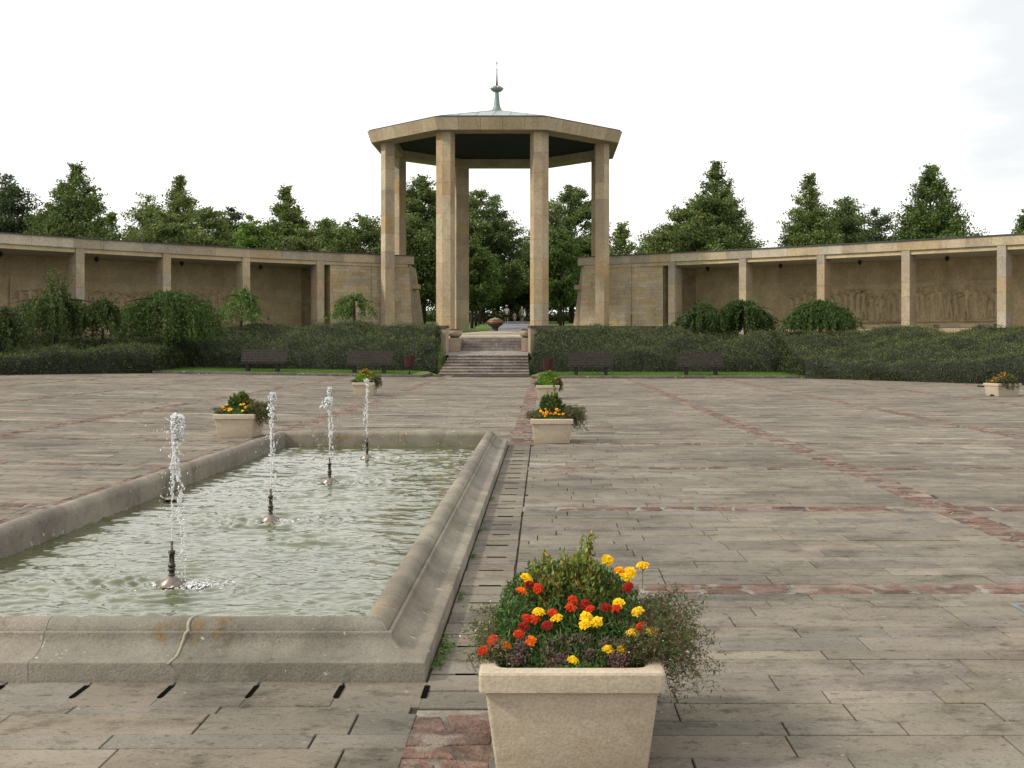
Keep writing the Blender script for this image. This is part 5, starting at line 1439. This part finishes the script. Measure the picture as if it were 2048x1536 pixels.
weeping(708, 67.2, 585, 122, 642, 6, (.095, .155, .042), 'small airy weeping tree in front of the left end wall', 90, 60, .06, 2.3)
weeping(1398, 66.5, 604, 120, 660, 7, (.040, .070, .018), 'dark low weeping tree at the left end of the right colonnade bays', 300, 70, .06, 2.0)
weeping(1490, 66.3, 599, 150, 662, 8, (.042, .074, .018), 'wide low dark weeping tree in front of the right colonnade', 400, 75, .06, 2.0)
weeping(1640, 63.6, 598, 158, 660, 9, (.044, .080, .018), 'umbrella shaped weeping tree farthest right, before the carved relief', 340, 75, .06, 2.0)

# ------------------------------------------------------------------ people
def skin_part(name, joints, edges, mat, parent, sub=2):
    me = bpy.data.meshes.new(name); me.from_pydata([j[:3] for j in joints], edges, []); o = bpy.data.objects.new(name, me); COL.objects.link(o)
    md = o.modifiers.new('Skin', 'SKIN'); md.use_smooth_shade = True
    if not me.skin_vertices: 
        me.skin_vertices.new() if hasattr(me.skin_vertices, 'new') else None
    for i, j in enumerate(joints):
        me.skin_vertices[0].data[i].radius = (j[3], j[4] if len(j) > 4 else j[3]); me.skin_vertices[0].data[i].use_root = (i == 0)
    s = o.modifiers.new('Subdivision', 'SUBSURF'); s.levels = sub; s.render_levels = sub
    me.materials.append(mat); o.parent = parent; return o
def make_skin_mesh(name, joints, edges, mat, parent, sub=2):
    # grow the skin, then keep the evaluated mesh
    bpy.context.view_layer.update()
    o = skin_part(name, joints, edges, mat, None, sub)
    bpy.context.view_layer.update()
    dg = bpy.context.evaluated_depsgraph_get(); ev = o.evaluated_get(dg); m2 = bpy.data.meshes.new_from_object(ev)
    bpy.data.objects.remove(o); m2.name = name
    if not m2.materials: m2.materials.append(mat)
    o2 = bpy.data.objects.new(name, m2); COL.objects.link(o2); o2.parent = parent; return o2
def person(x, y, z, s, rz, label, top, bottom, hair, hat=None, skirt=False, bag=False, child=False, stride=.12, longhair=False, sleeves=True):
    p = thing('person', (x, y, z), label, 'person'); p.rotation_euler = (0, 0, rz); p.scale = (s, s, s)
    sw = .17 if not child else .15
    J = [(0, 0, .95, .14, .10), (0, 0, 1.15, .12, .085), (0, .01, 1.36, .15, .095), (0, .01, 1.49, .055, .055), (0, .0, 1.58, .06, .065), (0, 0, 1.68, .088, .10), (0, 0, 1.755, .06, .075),
         (-.09, 0, .88, .085), (-.10, stride, .50, .055), (-.10, stride * .6, .10, .036), (-.10, stride * .6 - .0, .04, .038), (-.10, stride * .6 + .14, .03, .028),
         (.09, 0, .88, .085), (.10, -stride * .2, .50, .055), (.10, -stride * 1.2, .11, .036), (.10, -stride * 1.2, .04, .038), (.10, -stride * 1.2 + .14, .03, .028),
         (-sw, 0, 1.41, .06), (-sw - .09, -.02, 1.14, .040), (-sw - .08, .06, .90, .028), (-sw - .075, .08, .82, .03, .016),
         (sw, 0, 1.41, .06), (sw + .09, .02, 1.14, .040), (sw + .08, .08, .90, .028), (sw + .075, .10, .82, .03, .016)]
    E = [(0, 1), (1, 2), (2, 3), (3, 4), (4, 5), (5, 6), (0, 7), (7, 8), (8, 9), (9, 10), (10, 11), (0, 12), (12, 13), (13, 14), (14, 15), (15, 16), (2, 17), (17, 18), (18, 19), (19, 20), (2, 21), (21, 22), (22, 23), (23, 24)]
    # four fingers and a thumb on each hand
    for (w_i, sgn) in ((20, -1), (24, 1)):
        hx, hy, hz = J[w_i][:3]
        for k in range(4):
            n = len(J); yy_ = hy - .022 + .015 * k; ln = (.055, .066, .070, .060)[k]
            J.append((hx, yy_, hz - .035, .0075)); J.append((hx - sgn * .008, yy_ + .004, hz - .035 - ln * .6, .007)); J.append((hx - sgn * .018, yy_ + .006, hz - .035 - ln, .006))
            E += [(w_i, n), (n, n + 1), (n + 1, n + 2)]
        n = len(J); J.append((hx - sgn * .01, hy + .04, hz + .0, .009)); J.append((hx - sgn * .014, hy + .058, hz - .03, .008)); E += [(w_i, n), (n, n + 1)]
    make_skin_mesh('body', J, E, M['skin'], p)
    T = [(0, 0, .93, .15, .115), (0, 0, 1.15, .145, .105), (0, .01, 1.37, .165, .108), (0, .01, 1.46, .08, .075)]; TE = [(0, 1), (1, 2), (2, 3)]
    if sleeves:
        T += [(-sw, 0, 1.41, .078), (-sw - .06, -.01, 1.24, .064), (sw, 0, 1.41, .078), (sw + .06, .01, 1.24, .064)]; TE += [(2, 4), (4, 5), (2, 6), (6, 7)]
    make_skin_mesh('shirt', T, TE, top, p)
    if skirt: make_skin_mesh('skirt', [(0, 0, 1.0, .13, .10), (0, 0, .80, .19, .15), (0, 0, .58, .23, .19)], [(0, 1), (1, 2)], bottom, p)
    else: make_skin_mesh('shorts', [(0, 0, .96, .148, .115), (-.09, 0, .86, .098), (-.10, stride * .7, .62, .082), (.09, 0, .86, .098), (.10, -stride * .2, .62, .082)], [(0, 1), (1, 2), (0, 3), (3, 4)], bottom, p)
    mb = MB(); mb.lathe([(.0, 1.80), (.06, 1.79), (.092, 1.745), (.098, 1.69), (.085, 1.64)], (0, -.02, 0), 16); 
    if longhair: mb.tube([(0, -.04, 1.70), (0, -.09, 1.55), (0, -.11, 1.36), (0, -.10, 1.25)], [.085, .085, .075, .03], 10)
    o = mb.build('hair', hair); o.parent = p
    if hat is not None:
        mb = MB(); mb.lathe([(.155, 1.71), (.16, 1.715), (.105, 1.74), (.098, 1.79), (.075, 1.83), (.0, 1.84)], (0, 0, 0), 18); o = mb.build('hat', hat); o.parent = p
    mb = MB()
    for sx_, oy in ((-.10, stride * .6), (.10, -stride * 1.2)): mb.box(sx_ - .045, sx_ + .045, oy - .08, oy + .18, 0, .055, bev=.015)
    o = mb.build('shoes', M['white'] if not skirt else M['tan']); o.parent = p
    return p
try:
    person((1013 - 1087) * 106 / 2360, 106, terr_top(106) + .02, .92, .1, 'man in white T-shirt, white hat and black shorts walking away on the path', M['white'], M['black'], M['brownhair'], hat=M['white'])
    person((1029 - 1087) * 106 / 2360, 106.3, terr_top(106) + .02, .62, 0, 'small child in a grey dress walking between the two adults on the path', M['greydress'], M['greydress'], M['brownhair'], skirt=True, child=True, sleeves=False)
    wpn = person((1044 - 1087) * 106 / 2360, 106, terr_top(106) + .02, .86, -.1, 'woman with long blond hair, tan top and blue shorts walking away on the path', M['tan'], M['denim'], M['blond'], longhair=True)
    bgx, bgy, bgz = wpn.location
    mb = MB(); mb.lathe([(.02, 0), (.10, .03), (.13, .15), (.11, .32), (.03, .45), (.01, .75)], (bgx + .24, bgy - .05, bgz + .62), 12); props(mb.build('shoulder_bag', M['white'], loc=(bgx + .24, bgy - .05, bgz + .62)), 'white shoulder bag hanging at the right side of the blond woman', 'bag')
    person((134 - 1087) * 59.5 / 2360, 59.5, 2.17, .62, .8, 'small child in a pink top half hidden under the largest weeping tree at the left', M['pink'], M['black'], M['brownhair'], child=True)
except Exception as ex:
    import traceback; traceback.print_exc()
